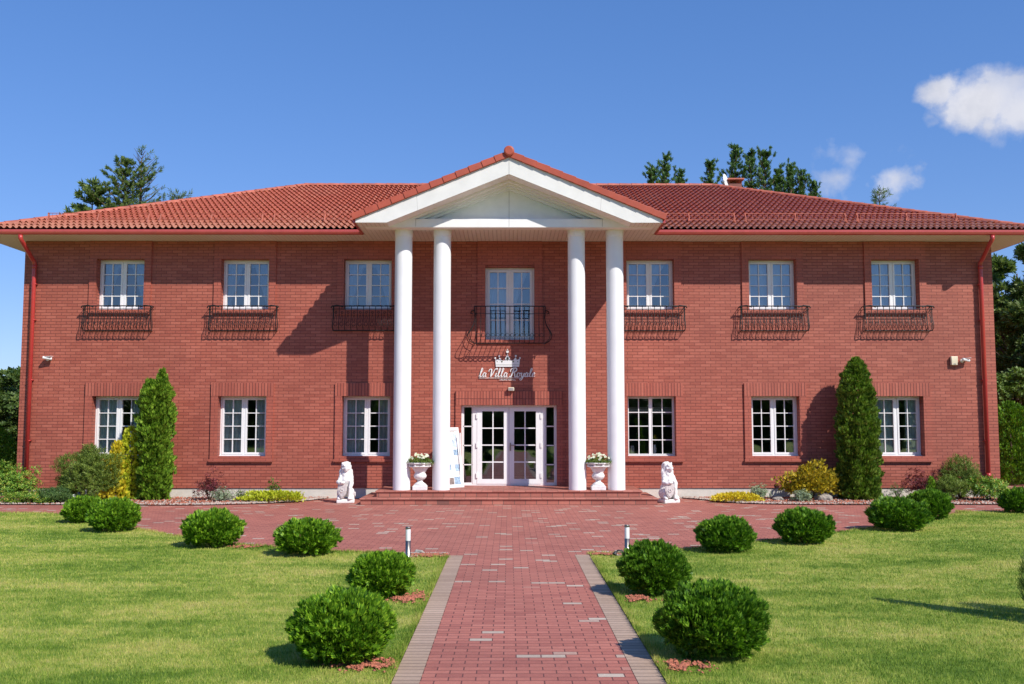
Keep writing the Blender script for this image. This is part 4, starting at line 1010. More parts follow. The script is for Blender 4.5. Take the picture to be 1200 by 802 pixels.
# things on the sill of the window right of the portico
o = empty('vase', (3.66, D0+.34, lo_h0+.06)); tag(o, 'small white vase on the sill inside the window right of the columns', 'vase')
MB().lathe([(.03, 0), (.045, .03), (.05, .12), (.035, .2), (.04, .22)], (0, 0, 0), 16).build('body', M['white'], o)
o2 = empty('cut_flowers', (3.66, D0+.34, lo_h0+.27)); tag(o2, 'yellow flowers and leaves standing in the vase behind the window', 'flowers')
n = 26; P = rng.normal(0, .035, (n, 3))+np.array([.0, 0, .13]); V, F = scatter_sprays(P, rng.normal(0, .5, (n, 3))+np.array([0, -.3, .6]), rng.uniform(.03, .06, n), LEAF); np_mesh('leaves', V, F, L['treelight'], o2)
n = 12; P = rng.normal(0, .04, (n, 3))+np.array([.03, -.02, .18]); V, F = scatter_sprays(P, rng.normal(0, .3, (n, 3))+np.array([0, -1, .2]), rng.uniform(.03, .045, n), LEAF*np.array([1, 1, .4])); np_mesh('blossoms', V, F, L['gold'], o2)
m_ = MB(); 
for k in range(4): m_.tube([(0, 0, -.22), (.03*(k-1.5), 0, .14)], .004, 4)
m_.build('stems', M['twig'], o2)
o = empty('glass_jar', (3.1, D0+.34, lo_h0+.06)); tag(o, 'pale jar on the left of the same window sill', 'jar')
MB().lathe([(.05, 0), (.055, .02), (.055, .15), (.04, .17)], (0, 0, 0), 14).build('body', mat('pale_jar', (.45, .5, .48), .2), o); MB().lathe([(.045, .17), (.045, .19)], (0, 0, 0), 14).build('lid', M['white'], o)

# ============================================================ LIONS
def remeshed(m, name, mtl, parent, vox=.013, nscale=(26, .006)):
    tmp = m.build('tmp', mtl); md = tmp.modifiers.new('r', 'REMESH'); md.mode = 'VOXEL'; md.voxel_size = vox
    sm = tmp.modifiers.new('s', 'SMOOTH'); sm.iterations = 2; sm.factor = .5
    bpy.context.view_layer.update(); dg = bpy.context.evaluated_depsgraph_get(); me = bpy.data.meshes.new_from_object(tmp.evaluated_get(dg)); me.name = name
    bpy.data.objects.remove(tmp)
    for v in me.vertices:
        c = v.co; z = c.z; amp = nscale[1]*(1.9 if (.50 < z < .93 and not (c.y < -.10 and .66 < z < .84 and abs(c.x) < .07)) else .7)
        v.co = c+v.normal*amp*noise.noise(Vector((c.x*nscale[0], c.y*nscale[0], c.z*nscale[0]*.55)))
    me.shade_smooth(); o = bpy.data.objects.new(name, me); col.objects.link(o); o.parent = parent; me.materials.clear(); me.materials.append(mtl); return o
def make_lion():
    o = empty('lion_statue', (0, 0, 0))
    MB().box(-.20, .20, -.20, .20, 0, .085).build('base', M['stone'], o, bevel=.02)
    b = MB(); E = b.ell
    E((0, .06, .30), (.150, .145, .19)); E((0, .02, .46), (.135, .13, .20)); E((0, -.03, .53), (.125, .115, .15))         # trunk and chest
    for s in (-1, 1):
        E((s*.115, .02, .21), (.085, .150, .125)); E((s*.135, -.075, .24), (.062, .085, .095))                              # haunch and knee
        E((s*.145, -.115, .12), (.05, .075, .06)); E((s*.145, -.16, .105), (.052, .055, .032))                              # hock, hind paw
        E((s*.105, -.03, .53), (.07, .085, .11))                                                                             # shoulder
    # foreleg reaching down and foreleg resting on the shield
    b.tube([(.10, -.05, .54), (.13, -.12, .44), (.10, -.165, .34), (.09, -.165, .22), (.09, -.165, .12)], [.062, .052, .043, .038, .042], 10); E((.09, -.185, .105), (.05, .065, .035))
    b.tube([(-.10, -.05, .54), (-.17, -.11, .46), (-.13, -.19, .445), (-.07, -.225, .46)], [.062, .052, .045, .042], 10); E((-.07, -.235, .465), (.06, .045, .04))
    E((0, .02, .68), (.135, .135, .16)); E((0, .045, .80), (.125, .115, .13)); E((0, -.05, .62), (.105, .085, .12))         # mane
    E((0, -.045, .80), (.085, .095, .095)); E((0, -.125, .765), (.052, .065, .042)); E((0, -.125, .725), (.042, .05, .025)) # skull, muzzle, jaw
    E((0, -.175, .785), (.024, .018, .016)); E((0, -.11, .815), (.024, .055, .022))                                         # nose and bridge
    for s in (-1, 1): E((s*.038, -.115, .845), (.03, .022, .014)); E((s*.085, -.02, .885), (.028, .018, .032)); E((s*.06, -.09, .77), (.035, .035, .035))
    for k in range(14):
        a = R(-200+k*220/13+0); E((.125*math.cos(a), .02+.07*math.sin(a)*-1, .64+.02*(k % 3)), (.035, .035, .085))
    b.tube([(.10, .15, .12), (.19, .10, .11), (.205, .0, .16), (.19, -.04, .24)], [.03, .025, .024, .034], 8)               # tail
    remeshed(b, 'body', M['stone'], o)
    em = mat('carved_eye', (.30, .28, .26), .8)
    for s in (-1, 1): MB().ell((s*.036, -.132, .822), (.010, .007, .008), 8).build('eye', em, o)
    sh = MB(); pts = [(-.10, .16), (-.04, .175), (0, .155), (.04, .175), (.10, .16), (.105, .02), (.08, -.07), (.035, -.13), (0, -.155), (-.035, -.13), (-.08, -.07), (-.105, .02)]
    Ms = Matrix.Translation((-.075, -.20, .27)) @ Matrix.Rotation(R(-18), 4, 'Z') @ Matrix.Rotation(R(-6), 4, 'X')
    def pr(P_, y0, y1):
        n0 = len(sh.v); sh.prism(P_, y0, y1)
        for i in range(n0, len(sh.v)): sh.v[i] = tuple(Ms @ Vector(sh.v[i]))
    pr(pts, -.022, .022); pr([(x*.8, z*.8) for x, z in pts], -.030, -.0225)
    for k in range(6):
        a = k*math.pi/3; n0 = len(sh.v); sh.ell((.033*math.cos(a), -.034, .01+.033*math.sin(a)), (.02, .012, .02), 8)
        for i in range(n0, len(sh.v)): sh.v[i] = tuple(Ms @ Vector(sh.v[i]))
    sh.build('shield', mat('weathered_stone', (.58, .52, .49), .8, var=.2, scale=25), o, bevel=.006)
    return o
l1 = make_lion(); l1.location = (-3.81, 23.13, .0); l1.rotation_euler.z = R(8); tag(l1, 'white stone lion holding a shield, seated left of the entrance steps', 'statue', 'stone lions by the steps')
l2 = copy_tree(l1); l2.location = (3.71, 23.11, 0); l2.scale = (1, 1, 1); l2.rotation_euler.z = R(22); tag(l2, 'white stone lion holding a shield, seated right of the entrance steps', 'statue', 'stone lions by the steps')
for l in (l1, l2): l.scale = (1.03, 1.03, 1.03)

# ============================================================ GARDEN LAMPS, ROCKS
def make_bollard():
    o = empty('bollard_lamp', (0, 0, 0)); n = 20
    MB().lathe([(.045, 0), (.036, .012), (.036, .245)], n=n).build('post', M['steel'], o, smooth=False).data.shade_smooth()
    MB().lathe([(.034, .245), (.0345, .25), (.0345, .40), (.034, .405)], n=n).build('diffuser', mat('opal_diffuser', (.85, .85, .86), .3, var=.01), o).data.shade_smooth()
    MB().lathe([(.038, .405), (.038, .425), (.030, .436), (.001, .438)], n=n).build('cap', M['steel'], o)
    return o
b1 = make_bollard(); b1.location = (*G(478, 655), .0); tag(b1, 'short steel bollard lamp at the left corner of the path by the grey rock', 'lamp', 'bollard lamps at the end of the path')
b2 = copy_tree(b1); b2.location = (*G(735, 652), .0); tag(b2, 'short steel bollard lamp at the right corner of the path behind a bush', 'lamp', 'bollard lamps at the end of the path')
def rock(px, py, r, label, sq=(1, .8, .7), seed=1, z=0, m=None):
    bm = bmesh.new(); bmesh.ops.create_icosphere(bm, subdivisions=3, radius=1)
    for v in bm.verts:
        d = 1+.35*noise.noise(v.co*1.3+Vector((seed*3.1, 0, 0)))+.15*noise.noise(v.co*3.5+Vector((seed, 0, 0))); v.co = Vector((v.co.x*sq[0], v.co.y*sq[1], max(v.co.z, -.5)*sq[2]))*r*d
    me = bpy.data.meshes.new('rock'); bm.to_mesh(me); bm.free(); me.materials.append(m or M['rock']); o = bpy.data.objects.new('rock', me); col.objects.link(o)
    X, Y = G(px, py); o.location = (X, Y+.05, r*.25+z); tag(o, label, 'rock'); return o
rock(491, 651, .075, 'small rough grey rock beside the left bollard lamp', seed=2, m=mat('grey_rock', (.33, .31, .27), .8, var=.45, scale=24, bump=.02, bscale=30))
rock(265, 588, .25, 'low brown rock left of the golden creeping juniper', (1, .6, .35), 3)
rock(966, 588, .2, 'dark grey rock in front of the golden bush at right', (1, .7, .7), 5)
rock(838, 586, .10, 'small grey rock at the tip of the right flower bed', (1, .7, .5), 6)
rock(912, 588, .13, 'pale rock right of the yellow ground juniper', (1, .7, .6), 8)
rock(100, 586, .12, 'pale rock under the dark mountain pine', (1, .7, .8), 9, m=M['gravel'])
rock(726, 650, .07, 'pale stone left of the right bollard lamp', (1, .7, .6), 4, m=M['gravel'])
o = empty('garden_light', (*G(86, 590), 0)); tag(o, 'tiny white round topped garden light in front of the dark pine', 'lamp')
MB().lathe([(.055, 0), (.055, .15), (.045, .19), (.001, .21)], n=14).build('cover', M['white'], o); MB().lathe([(.065, 0), (.065, .012)], n=14).build('base', M['steel'], o)
X, Y = G(727, 655); o = empty('spot_light', (X, Y, 0)); tag(o, 'small black curved spike light beside the right bollard lamp', 'lamp')
MB().tube([(-.06, 0, .09), (-.03, 0, .115), (.02, 0, .11), (.05, 0, .07), (.055, 0, .0)], .012, 8).build('arm', M['lead'], o); MB().tube([(-.06, 0, .095), (-.085, -.02, .06)], [.018, .032], 10).build('head', M['lead'], o)

# ============================================================ BUSHES
GB = [  # px centre, Y, r, h, bright, label
 (-7.91, 18.50, .40, .47, 1, 'globe bush at the far left, half hidden behind another by the driveway edge'),
 (-6.76, 17.02, .45, .54, 1, 'globe bush in front of the hidden one at the far left driveway corner'),
 (-4.45, 14.94, .46, .53, 1, 'globe bush on the left driveway edge below the second window'),
 (-2.85, 14.03, .47, .49, 1, 'globe bush on the left lawn edge nearest the left bollard lamp'),
 (-1.36, 10.68, .36, .47, 1, 'bright globe bush second nearest on the left of the path, beside wood chips'),
 (-1.31, 7.86, .43, .53, 1, 'big bright globe bush nearest on the left of the path'),
 (3.12, 14.33, .43, .49, 0, 'globe bush on the right lawn edge nearest the right bollard lamp'),
 (4.55, 15.30, .46, .52, 0, 'globe bush below the second ground floor window from the right'),
 (6.75, 17.17, .54, .54, 0, 'wide dark globe bush in front of another at the right driveway edge'),
 (8.11, 19.10, .43, .55, 0, 'dark globe bush behind the wide one at the right driveway edge'),
 (10.52, 20.44, .40, .50, 0, 'dark globe bush cut off by the right edge of the picture'),
 (1.59, 10.86, .41, .55, 0, 'globe bush in front of the right bollard lamp'),
 (1.62, 8.03, .47, .57, 0, 'big globe bush nearest on the right of the path'),
]
def make_globe(r, h, seed, n, size, lm):
    o = empty('globe_bush', (0, 0, 0)); globe_bush('foliage', r, h, seed, n, size, [L[lm]], o); return o
protos = {}
for i, (x, y, r, h, br_, lab) in enumerate(GB):
    near = y < 11.5
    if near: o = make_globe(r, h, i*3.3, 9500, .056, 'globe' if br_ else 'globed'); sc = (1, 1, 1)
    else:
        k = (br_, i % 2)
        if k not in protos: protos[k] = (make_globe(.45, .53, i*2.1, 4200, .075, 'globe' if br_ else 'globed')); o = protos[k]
        else: o = copy_tree(protos[k])
        sc = (r/.45, r/.45, h/.53)
    o.scale = sc; o.location = (x, y, .0); o.rotation_euler.z = 0 if near else i*1.3
    tag(o, lab, 'bush', 'clipped globe bushes along the lawns')
# chips around the near bushes
pts = []
for cx, cy, rx, ry, n in [(-1.06, 7.66, .20, .15, 700), (-1.06, 10.55, .20, .24, 800), (-1.12, 13.84, .26, .12, 1500), (1.36, 13.95, .20, .09, 450), (1.30, 7.62, .17, .14, 420), (1.36, 10.45, .14, .16, 360), (-3.95, 14.78, .17, .12, 260)]:
    q = np.column_stack([rng.normal(0, .55, n)*rx, rng.normal(0, .55, n)*ry])+np.array([cx, cy])
    keep = np.array([noise.noise(Vector((x*9, y*9, 3))) > -.12 for x, y in q]); q = q[keep]; q = q[(q[:, 0] < PX0-KW-.01) | (q[:, 0] > PX1+KW+.01)]; pts.append(q)
shards('wood_chips', np.concatenate(pts), .010, .028, .6, M['chips'], 'red wood chips in patches around the bushes by the path', 'wood chips', .03)
pp = np.column_stack([rng.uniform(-1.5, -.86, 300), rng.uniform(13.98, 14.1, 300)]); pq = np.column_stack([rng.uniform(-1.5, -1.25, 200), rng.uniform(13.7, 14.0, 200)])
pr_ = np.column_stack([rng.uniform(1.5, 1.75, 120), rng.uniform(13.85, 14.05, 120)])
shards('gravel', np.concatenate([pp, pq, pr_]), .012, .028, .8, M['gravel'], 'pale pebbles around the bollard lamps', 'gravel', .02)

def plant(name, x, y, label, cat, group=None):
    o = empty(name, (x, y, .0)); tag(o, label, cat, group); return o
def trunk(o, h, r, m=None, name='stem'):
    MB().tube([(0, 0, 0), (.02*h, 0, h*.5), (0, .01*h, h)], [r, r*.7, r*.25], 7).build(name, m or M['bark'], o)
# tall thujas
def prof1(t): return float(np.interp(t, [0, .02, .3, .6, .8, .9, .97, 1], [.30, .37, .36, .35, .35, .33, .26, .06]))
o = plant('columnar_thuja', -8.52, 23.78, 'tall bright green thuja with a double tip in front of the left end window', 'shrub'); trunk(o, 2.3, .05, name='trunk')
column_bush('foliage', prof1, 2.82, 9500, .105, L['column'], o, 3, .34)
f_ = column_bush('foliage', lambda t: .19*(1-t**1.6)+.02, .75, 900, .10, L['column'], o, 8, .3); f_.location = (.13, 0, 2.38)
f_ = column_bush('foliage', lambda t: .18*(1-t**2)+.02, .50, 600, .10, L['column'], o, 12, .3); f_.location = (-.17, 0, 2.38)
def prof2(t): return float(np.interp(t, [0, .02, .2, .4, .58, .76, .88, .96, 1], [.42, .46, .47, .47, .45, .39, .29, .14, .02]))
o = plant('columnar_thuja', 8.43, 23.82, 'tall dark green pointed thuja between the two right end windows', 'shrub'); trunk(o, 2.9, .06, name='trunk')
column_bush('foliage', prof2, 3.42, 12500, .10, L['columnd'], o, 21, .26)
# golden column left
o = plant('golden_thuja', -9.42, 23.75, 'narrow golden yellow thuja left of the tall bright thuja', 'shrub'); trunk(o, 1.0, .03)
column_bush('foliage', lambda t: float(np.interp(t, [0, .05, .3, .5, .7, .9, 1], [.28, .34, .24, .22, .18, .10, .02])), 1.38, 1500, .10, L['gold'], o, 31, .7)
o = plant('shaded_thuja_side', -9.16, 23.95, 'olive foliage added as the shadowed right side of the golden thuja', 'shrub'); trunk(o, 1.2, .03)  # extra plant whose olive colour stands for the golden thuja's shadowed side
column_bush('foliage', lambda t: float(np.interp(t, [0, .05, .5, .8, .93, 1], [.22, .28, .24, .20, .12, .02])), 1.74, 1700, .10, L['goldgreen'], o, 34, .5)
# mountain pine left
def pine_bush(o, r, h, n, size, seed, lm='pine'):
    D = rdir(int(n*1.4)); D = D[D[:, 2] > -.55][:n]; n = len(D); lp = lump(D, 1.8, seed, .5)*lump(D, 5, seed+2, .3)
    dep = np.where(rng.random(n) < .6, rng.uniform(.85, 1, n), rng.uniform(.3, .85, n)); P = D*np.array([r, r*.8, h*.55])*(lp*dep)[:, None]; P[:, 2] += h*.45; P[:, 2] = np.maximum(P[:, 2], .03)
    U = D*.6+np.array([0, 0, .9])+rng.normal(0, .35, (n, 3)); V, F = scatter_sprays(P, U, rng.uniform(.6, 1.2, n)*size, NEED); np_mesh('foliage', V, F, L[lm], o)
    m = MB()
    for i in range(7): a = i*.9; m.tube([(0, 0, 0), (.35*r*math.cos(a), .3*r*math.sin(a), h*.3), (.6*r*math.cos(a), .5*r*math.sin(a), h*.6)], [.025, .018, .006], 5)
    m.build('stem', M['bark'], o)
o = plant('mountain_pine', -9.98, 23.45, 'dark bushy mountain pine below the left end window', 'shrub'); pine_bush(o, .66, 1.16, 2800, .13, 3, 'mugo')
f_ = column_bush('leader', lambda t: .34*(1-t*.8), .75, 500, .12, L['mugo'], o, 5, .3, T=NEED); f_.location = (.05, 0, .55)
o = plant('juniper', -10.45, 22.90, 'low dark juniper in front of the mountain pine', 'shrub'); pine_bush(o, .42, .32, 1300, .09, 14, 'pine')
def leafy(o, r, h, n, size, seed, lm, T=LEAF, ry=.8, amp=.6):
    D = rdir(int(n*1.5)); D = D[D[:, 2] > -.35][:n]; n = len(D); lp = lump(D, 1.9, seed, amp)*lump(D, 4.5, seed+3, .3)
    dep = np.where(rng.random(n) < .6, rng.uniform(.8, 1, n), rng.uniform(.25, .8, n)); P = D*np.array([r, r*ry, h*.6])*(lp*dep)[:, None]; P[:, 2] += h*.4; P[:, 2] = np.maximum(P[:, 2], .02)
    U = D*.8+np.array([0, 0, .6])+rng.normal(0, .5, (n, 3)); V, F = scatter_sprays(P, U, rng.uniform(.6, 1.2, n)*size, T); np_mesh('foliage', V, F, L[lm], o)
    m = MB()
    for i in range(8): a = i*.8+seed; m.tube([(0, 0, 0), (.3*r*math.cos(a), .3*r*math.sin(a), h*.35), (.7*r*math.cos(a), .6*r*math.sin(a), h*.7)], [.012, .009, .004], 5)
    m.build('stem', M['twig'], o)
o = plant('rhododendron', -11.75, 23.35, 'loose yellow green rhododendron at the left corner of the house', 'shrub'); leafy(o, .62, .86, 900, .10, 2, 'rhodo')
o = plant('rhododendron', -12.6, 23.1, 'rhododendron cut off by the left edge of the picture', 'shrub'); leafy(o, .6, .8, 800, .10, 7, 'rhodo')
o = plant('ground_cover_shrub', -11.05, 22.78, 'low light green shrub in front of the left rhododendron', 'shrub'); leafy(o, .62, .24, 900, .07, 9, 'rhodo', ry=.4)
o = plant('golden_shrub', -10.62, 23.75, 'small patch of golden shrub behind the low juniper', 'shrub'); leafy(o, .22, .46, 260, .07, 19, 'gold')
o = plant('barberry', -7.12, 23.6, 'dark red barberry left of the creeping juniper', 'shrub'); leafy(o, .36, .66, 420, .06, 5, 'barberry', amp=.9)
o = plant('silver_plant', -6.75, 23.3, 'small grey green herb beside the dark red barberry', 'plant'); leafy(o, .26, .32, 260, .05, 6, 'silver')
o = plant('seedling', -6.35, 23.5, 'small green sprig behind the low brown rock', 'plant'); leafy(o, .15, .26, 70, .06, 8, 'treelight')
o = plant('creeping_juniper', -5.5, 23.18, 'wide flat yellow green creeping juniper left of the lion', 'shrub'); leafy(o, .74, .26, 2400, .065, 11, 'goldgreen', T=FAN, ry=.5, amp=.25)
o = plant('conifer_seedling', -5.62, 23.6, 'small upright conifer sprig rising behind the creeping juniper', 'plant'); leafy(o, .18, .5, 160, .07, 12, 'treelight', T=FAN)
o = plant('yellow_juniper', 5.30, 23.15, 'low flat bright yellow juniper right of the right lion', 'shrub'); leafy(o, .55, .22, 1700, .06, 13, 'gold', T=FAN, ry=.5, amp=.25)
for v in (0,): pass
o = plant('silver_plant', 5.98, 23.75, 'pale green herb at the right end of the yellow juniper', 'plant'); leafy(o, .24, .36, 260, .06, 16, 'silver')
o = plant('golden_bush', 7.22, 23.72, 'bronze gold conifer bush left of the tall dark thuja', 'shrub'); leafy(o, .62, .82, 3600, .085, 17, 'golddark', T=FAN, amp=.5)
o = plant('pale_herb', 6.86, 23.15, 'pale green herb in front of the bronze gold bush', 'plant'); leafy(o, .22, .28, 260, .055, 18, 'silver')
o = plant('pine_seedling', 9.30, 23.66, 'thin pine seedling against the plinth right of the tall dark thuja', 'plant'); trunk(o, .42, .012)
leafy(o, .14, .36, 46, .10, 20, 'pine', T=NEED)
o = plant('barberry', 9.90, 23.85, 'dark red barberry below the right end window', 'shrub'); leafy(o, .34, .76, 480, .06, 22, 'barberry', amp=.8)
o = plant('conifer_seedling', 10.02, 23.45, 'narrow green conifer in front of the right barberry', 'plant'); column_bush('foliage', lambda t: .17*(1-t)+.02, .56, 500, .06, L['globe'], o, 4, .2); trunk(o, .4, .01)
o = plant('globe_pine', 10.95, 23.95, 'round green dwarf pine at the right corner of the house', 'shrub'); pine_bush(o, .46, .97, 1900, .10, 23, 'mugo')
o = plant('dwarf_pine', 10.45, 23.45, 'low spreading pine in front of the round dwarf pine', 'shrub'); pine_bush(o, .36, .58, 800, .11, 25, 'mugo')
o = plant('rhododendron', 11.35, 23.4, 'yellow green rhododendron at the foot of the right downpipe', 'shrub'); leafy(o, .44, .60, 560, .09, 26, 'rhodo')
# feathery plant at the right edge of the lawn
o = plant('young_conifer', 5.32, 8.95, 'slender young conifer on the lawn just outside the right edge, throwing a long thin shadow', 'shrub'); trunk(o, 1.7, .025)
column_bush('foliage', lambda t: .24*(1-t)**.8+.01, 1.95, 1500, .09, L['column'], o, 66, .2)
X, Y = G(1222, 722); o = plant('feathery_plant', X, Y, 'low feathery light green tuft on the lawn at the right edge', 'plant')
n = 1300; a = rng.uniform(0, 6.283, n); t = rng.random(n)*.97; rr = .03+.42*np.sqrt(t*(1-t))*rng.random(n)**.6*.75
P = np.column_stack([np.cos(a)*rr, np.sin(a)*rr, .03+t*.66*(1-rr*.8)]); U = P*np.array([2.5, 2.5, 0])+np.array([0, 0, 1.2])+rng.normal(0, .25, (n, 3))
V, F = scatter_sprays(P, U, rng.uniform(.05, .10, n), fan(4, 1.2, .06)); np_mesh('foliage', V, F, L['treelight'], o)
m = MB()
for i in range(26):
    a = i*2.4; q = .04+.008*i; m.tube([(0, 0, 0), (q*.3*math.cos(a), q*.3*math.sin(a), .25), (q*math.cos(a), q*math.sin(a), .42+.012*i)], [.005, .004, .002], 4)
for i in range(60):
    a = rng.uniform(0, 6.28); q = rng.uniform(.05, .22); m.tube([(q*.3*math.cos(a), q*.3*math.sin(a), 0), (q*math.cos(a), q*math.sin(a), rng.uniform(.15, .4))], [.008, .002], 4)
m.build('stem', mat('green_stem', (.16, .24, .05), .7), o)

# ============================================================ TREES
def conifer(name, x, y, z_top, label, r_base, lm, whorl=.42, seed=1, zlow=2.0, density=1.0, dead=False, size=.34, upswept=.15, T=NEED, tw=None, group='trees behind the villa', jit=.25):
    o = empty(name, (x, y, 0)); tag(o, label, 'tree', group); rr = random.Random(seed); h = z_top
    MB().tube([(0, 0, 0), (.03, .02, h*.5), (0, 0, h*.98)], [.022*h, .014*h, .012], 8).build('trunk', M['bark'], o)
    bm_ = MB(); P = []; U = []; z = zlow
    while z < h-.05:
        t = (z-zlow)/(h-zlow); rad = r_base*(1-t)**.85+.10; nb = 5 if t < .9 else 4; off = rr.random()*6.28
        for k in range(nb):
            if rr.random() < .12: continue
            a = off+k*6.283/nb+rr.uniform(-.3, .3); L_ = rad*rr.uniform(1-jit*1.6, 1+jit); rise = L_*(upswept+(.9*t**2)+rr.uniform(-.1, .1))
            e = Vector((math.cos(a)*L_, math.sin(a)*L_, z+rise)); s0 = Vector((0, 0, z)); md = (s0+e)/2+Vector((0, 0, -.06*L_))
            bm_.tube([s0, md, e], [.012+.012*L_, .01+.006*L_, .005], 4)
            if dead and rr.random() < .55: continue
            ns = max(3, int(L_/.13*density))
            for q in range(ns):
                f = (q+rr.random())/ns; f = f**.75; b = s0.lerp(md, f*2) if f < .5 else md.lerp(e, f*2-1)
                for w_ in range(2):
                    sd = Vector((-math.sin(a), math.cos(a), 0))*rr.choice((-1, 1))*rr.uniform(.0, .35)*L_*(1-f*.7)
                    P.append(b+sd+Vector((0, 0, rr.uniform(-.08, .06)))); U.append(Vector((math.cos(a), math.sin(a), .35+upswept))*.8+sd.normalized()*.5+Vector((rr.uniform(-.3, .3), rr.uniform(-.3, .3), rr.uniform(-.1, .5))))
        z += whorl*rr.uniform(.8, 1.2)*(1-.45*t)
    P.append(Vector((0, 0, h-.1))); U.append(Vector((0, 0, 1)))
    bm_.build('branches', tw or M['bark'], o)
    P = np.array(P); U = np.array(U); V, F = scatter_sprays(P, U, rng.uniform(.6, 1.25, len(P))*size, T); np_mesh('crown', V, F, L[lm], o); return o
BUSHY = needleT(14); BUSHY[:, :, :2] *= 1.0
def fat(T, k):
    T = T.copy(); c = (T[:, 0]+T[:, 2])/2; T[:, 1] = c+(T[:, 1]-c)*k; T[:, 3] = c+(T[:, 3]-c)*k; return T
NF = fat(BUSHY, 1.9)
for i, (px, py, rb, lab, sd) in enumerate([
    (764, 200, 1.3, 'pine top just right of the gable, leftmost of its cluster', 2), (780, 190, 1.3, 'pointed pine top showing above the ridge right of the gable', 3), (797, 203, 1.1, 'small pine top at the right of the cluster beside the gable', 4),
    (832, 195, 1.1, 'single small pine top left of the chimney', 5), (861, 179, 1.5, 'tallest pine top right behind the chimney', 6), (880, 184, 1.6, 'broad pine top right of the tallest one', 7), (896, 181, 1.4, 'pointed pine top in the middle of the right group', 8),
    (912, 205, 1.3, 'low pine top between the taller pines at right', 13), (926, 199, 1.2, 'pine top over the right hip of the roof', 9), (939, 207, 1.1, 'slim pine top second from the right in the group', 10), (954, 220, 1.0, 'smallest pine top at the right end of the group', 11)]):
    Y = 42+(i % 3)*1.2; X, Z = W(px, py, Y)
    conifer('pine_tree', X, Y, Z+.12, lab, rb*.37, 'pine', whorl=.30, seed=sd, zlow=Z-3.0, size=.20, upswept=1.2, T=NF, density=1.25, jit=.6)
X, Z = W(1030, 221, 42); conifer('spruce_tree', X, 42, Z, 'thin spruce tip above the right hip of the roof', 1.2, 'spruce', seed=30, zlow=Z-3.2, size=.24, whorl=.45, density=.7)
X, Z = W(1010, 238, 42); conifer('spruce_tree', X, 42, Z, 'barely visible spruce tip above the right hip', .8, 'spruce', seed=31, zlow=Z-3, size=.24)
X, Z = W(148, 187, 38); conifer('spruce_tree', X, 38, Z, 'large bushy green spruce rising behind the left roof slope', 1.4, 'spruce', seed=33, zlow=Z-3.6, size=.19, whorl=.30, T=NF, density=1.3, upswept=.3, jit=.5)
X, Z = W(166, 178, 38.8); conifer('spruce_tree', X, 38.8, Z, 'half dead bare brown spruce right of the green one', 1.7, 'spruce', seed=35, zlow=Z-4.2, size=.24, whorl=.30, dead=True, tw=M['deadtwig'], density=.9, upswept=.4)
X, Z = W(205, 226, 38); conifer('spruce_tree', X+.0, 38.4, Z-.1, 'low dark branch of a spruce at the right of the dead one', 1.1, 'spruce', seed=36, zlow=Z-2.0, size=.26, upswept=.6)
X, Z = W(115, 222, 38); conifer('spruce_tree', X, 37.5, Z, 'small spruce at the left foot of the bushy green one', 1.5, 'spruce', seed=37, zlow=Z-2.6, size=.3, T=NF, density=1.2)

LF = LEAF.copy(); LF = fat(LF, 1.6)
def broad(name, x, y, h, rx, rz, label, lm, n, size, seed, zc=None, group='trees beside the villa', T=None, clump=.55):
    o = empty(name, (x, y, 0)); tag(o, label, 'tree', group); rr = random.Random(seed); zc = zc or h-rz; m = MB()
    m.tube([(0, 0, 0), (.1, 0, zc*.5), (0, .1, zc), (.1, 0, zc+rz*.6)], [.035*h, .026*h, .018*h, .02], 9)
    m.build('trunk', M['bark'], o); lb = MB(); cl = []
    for i in range(int(34)):
        d = Vector(rdir(1)[0]); f = rr.uniform(.45, 1.0); c = Vector((d.x*rx, d.y*rx, d.z*rz))*f+Vector((0, 0, zc)); cl.append((c, rr.uniform(.2, .42)*min(rx, rz)*clump/.55))
        lb.tube([(0, 0, max(.3, zc-rz*.6+rr.random()*rz*.5)), ((c.x)*.5, c.y*.5, (c.z+zc-rz*.3)/2), c], [.03, .02, .008], 5)
    lb.build('limbs', M['bark'], o); P = []; U = []
    per = n//len(cl)
    for c, r_ in cl:
        D = rdir(per); dep = rng.uniform(.35, 1, per)**.6; P.append(np.array(c)+D*(r_*dep)[:, None]*np.array([1.25, 1.25, .75])); U.append(D*.8+np.array([0, 0, .4])+rng.normal(0, .4, (per, 3)))
    P = np.concatenate(P); U = np.concatenate(U); V, F = scatter_sprays(P, U, rng.uniform(.6, 1.3, len(P))*size, LF if T is None else T); np_mesh('crown', V, F, L[lm], o); return o
# right side
X, _ = W(1192, 400, 36); broad('tall_tree', X, 36, 8.3, 2.4, 3.6, 'tall dark evergreen tree rising past the right corner of the roof', 'spruce', 9000, .26, 41, T=NF, zc=5.2, clump=.42)
X, _ = W(1178, 470, 33); broad('tall_tree', X+1.2, 33, 4.6, 2.0, 2.2, 'dark leafy tree in shade beside the right wall', 'tree', 9000, .17, 42, zc=2.4)
X, _ = W(1184, 450, 30); broad('leafy_shrub', X+.7, 31, 3.4, 1.2, .8, 'light green leafy shrub above the dark hedge at right', 'treelight', 2600, .11, 43, zc=2.7)
for i, (dx, dy, lab) in enumerate([(.0, 0, 'dark clipped hedge thuja nearest to the right wall'), (1.15, .6, 'dark hedge thuja at the right edge of the picture'), (2.4, 1.0, 'dark hedge thuja beyond the right edge')]):
    X, _ = W(1183, 500, 29.5); o = plant('hedge_thuja', X+dx, 29.5+dy, lab, 'shrub', 'hedge thujas right of the villa'); trunk(o, 1.9, .05)
    column_bush('foliage', lambda t: .62*min(1, (t/.04)**.5)*(1-.2*t)*(1 if t < .85 else max(0, 1-((t-.85)/.16)**2)), 2.45, 5200, .11, L['globed'], o, 50+i, .15)
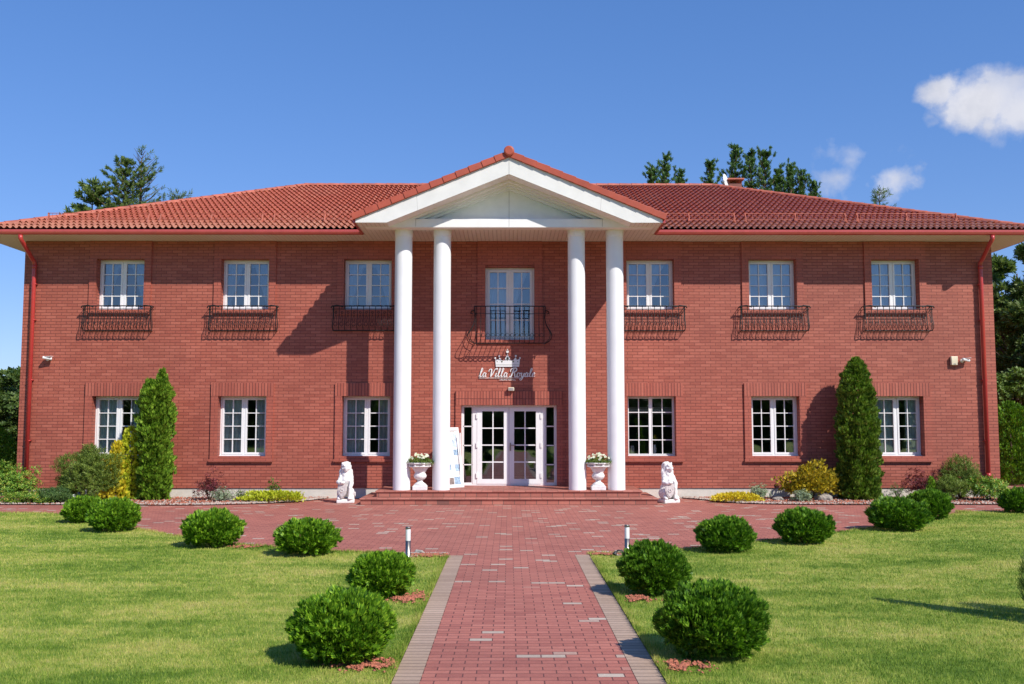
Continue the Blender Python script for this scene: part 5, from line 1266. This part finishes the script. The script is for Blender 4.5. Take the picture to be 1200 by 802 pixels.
for i, (px, Y, h_, lab) in enumerate([(1225, 44, 9.5, 'tree far back beyond the right corner'), (1170, 50, 6.5, 'low tree far behind the right wall')]):
    X, _ = W(px, 400, Y); broad('tall_tree', X+.8, Y, h_, 3.0, 3.8, lab, 'tree', 8000, .3, 60+i, zc=h_*.55)
# left side
X, _ = W(6, 470, 36); broad('leafy_tree', X-.4, 36, 3.9, 1.35, 2.0, 'loose dark leafy tree at the left edge beyond the house corner', 'tree', 5000, .14, 71, zc=2.1, group='trees beside the villa')
X, _ = W(14, 470, 42); broad('leafy_tree', X-1.2, 42, 4.0, 1.6, 2.1, 'darker tree further back at the left edge', 'spruce', 5000, .18, 72, zc=2.0, T=NF)
X, _ = W(8, 540, 30); o = plant('hedge_thuja', X-.3, 30, 'bright green thuja at the left edge behind the house corner', 'shrub'); column_bush('foliage', lambda t: .8*(1-t**2.2)+.02, 1.75, 4200, .10, L['globe'], o, 77, .3); trunk(o, 1.3, .04)
hd_ = empty('hedge', (0, -15, 0)); tag(hd_, 'long tall green hedge added unseen behind the camera to darken the glass reflections', 'hedge')  # unseen hedge, added so the door and window glass reflects dark green
n = 15000; P = np.column_stack([rng.uniform(-26, 26, n), rng.uniform(-.8, .8, n), rng.uniform(0, 1, n)*3.4]); P[:, 2] *= 1+.16*np.sin(P[:, 0]*1.1)+.12*np.sin(P[:, 0]*2.7+1)
V, F = scatter_sprays(P, rng.normal(0, .4, (n, 3))+np.array([0, .6, .6]), rng.uniform(.25, .5, n), LF); np_mesh('foliage', V, F, L['tree'], hd_)
m = MB()
for i in range(26): m.tube([(-25+i*2, 0, 0), (-25+i*2, .1, 2.6)], [.05, .02], 5)
m.build('stems', M['bark'], hd_)
# row of trees added behind the camera for the window glass to reflect
for i in range(11):
    x = -32+i*6.4+random.uniform(-1.5, 1.5); broad('tall_tree', x, -30-random.uniform(0, 6), random.uniform(7.0, 9.0), 3.6, 3.6, 'broad green tree of the row added behind the camera for the window reflections', 'tree', 2600, .5, 90+i, zc=4.2, group='trees across the garden')

# far-off wood beyond the villa, one mass
n = 16000; a = rng.uniform(-150, 150, n); P = np.column_stack([a, 105+rng.uniform(-5, 5, n)+np.abs(a)*-.1, rng.random(n)*(5.2+1.1*np.sin(a*.21)+.8*np.sin(a*.63+1))])
V, F = scatter_sprays(P, rng.normal(0, .4, (n, 3))+np.array([0, -.3, .7]), rng.uniform(.9, 1.7, n), LF); tag(np_mesh('far_wood', V, F, L['tree']), 'far off line of trees on the horizon beyond the villa', 'wood', kind='stuff')
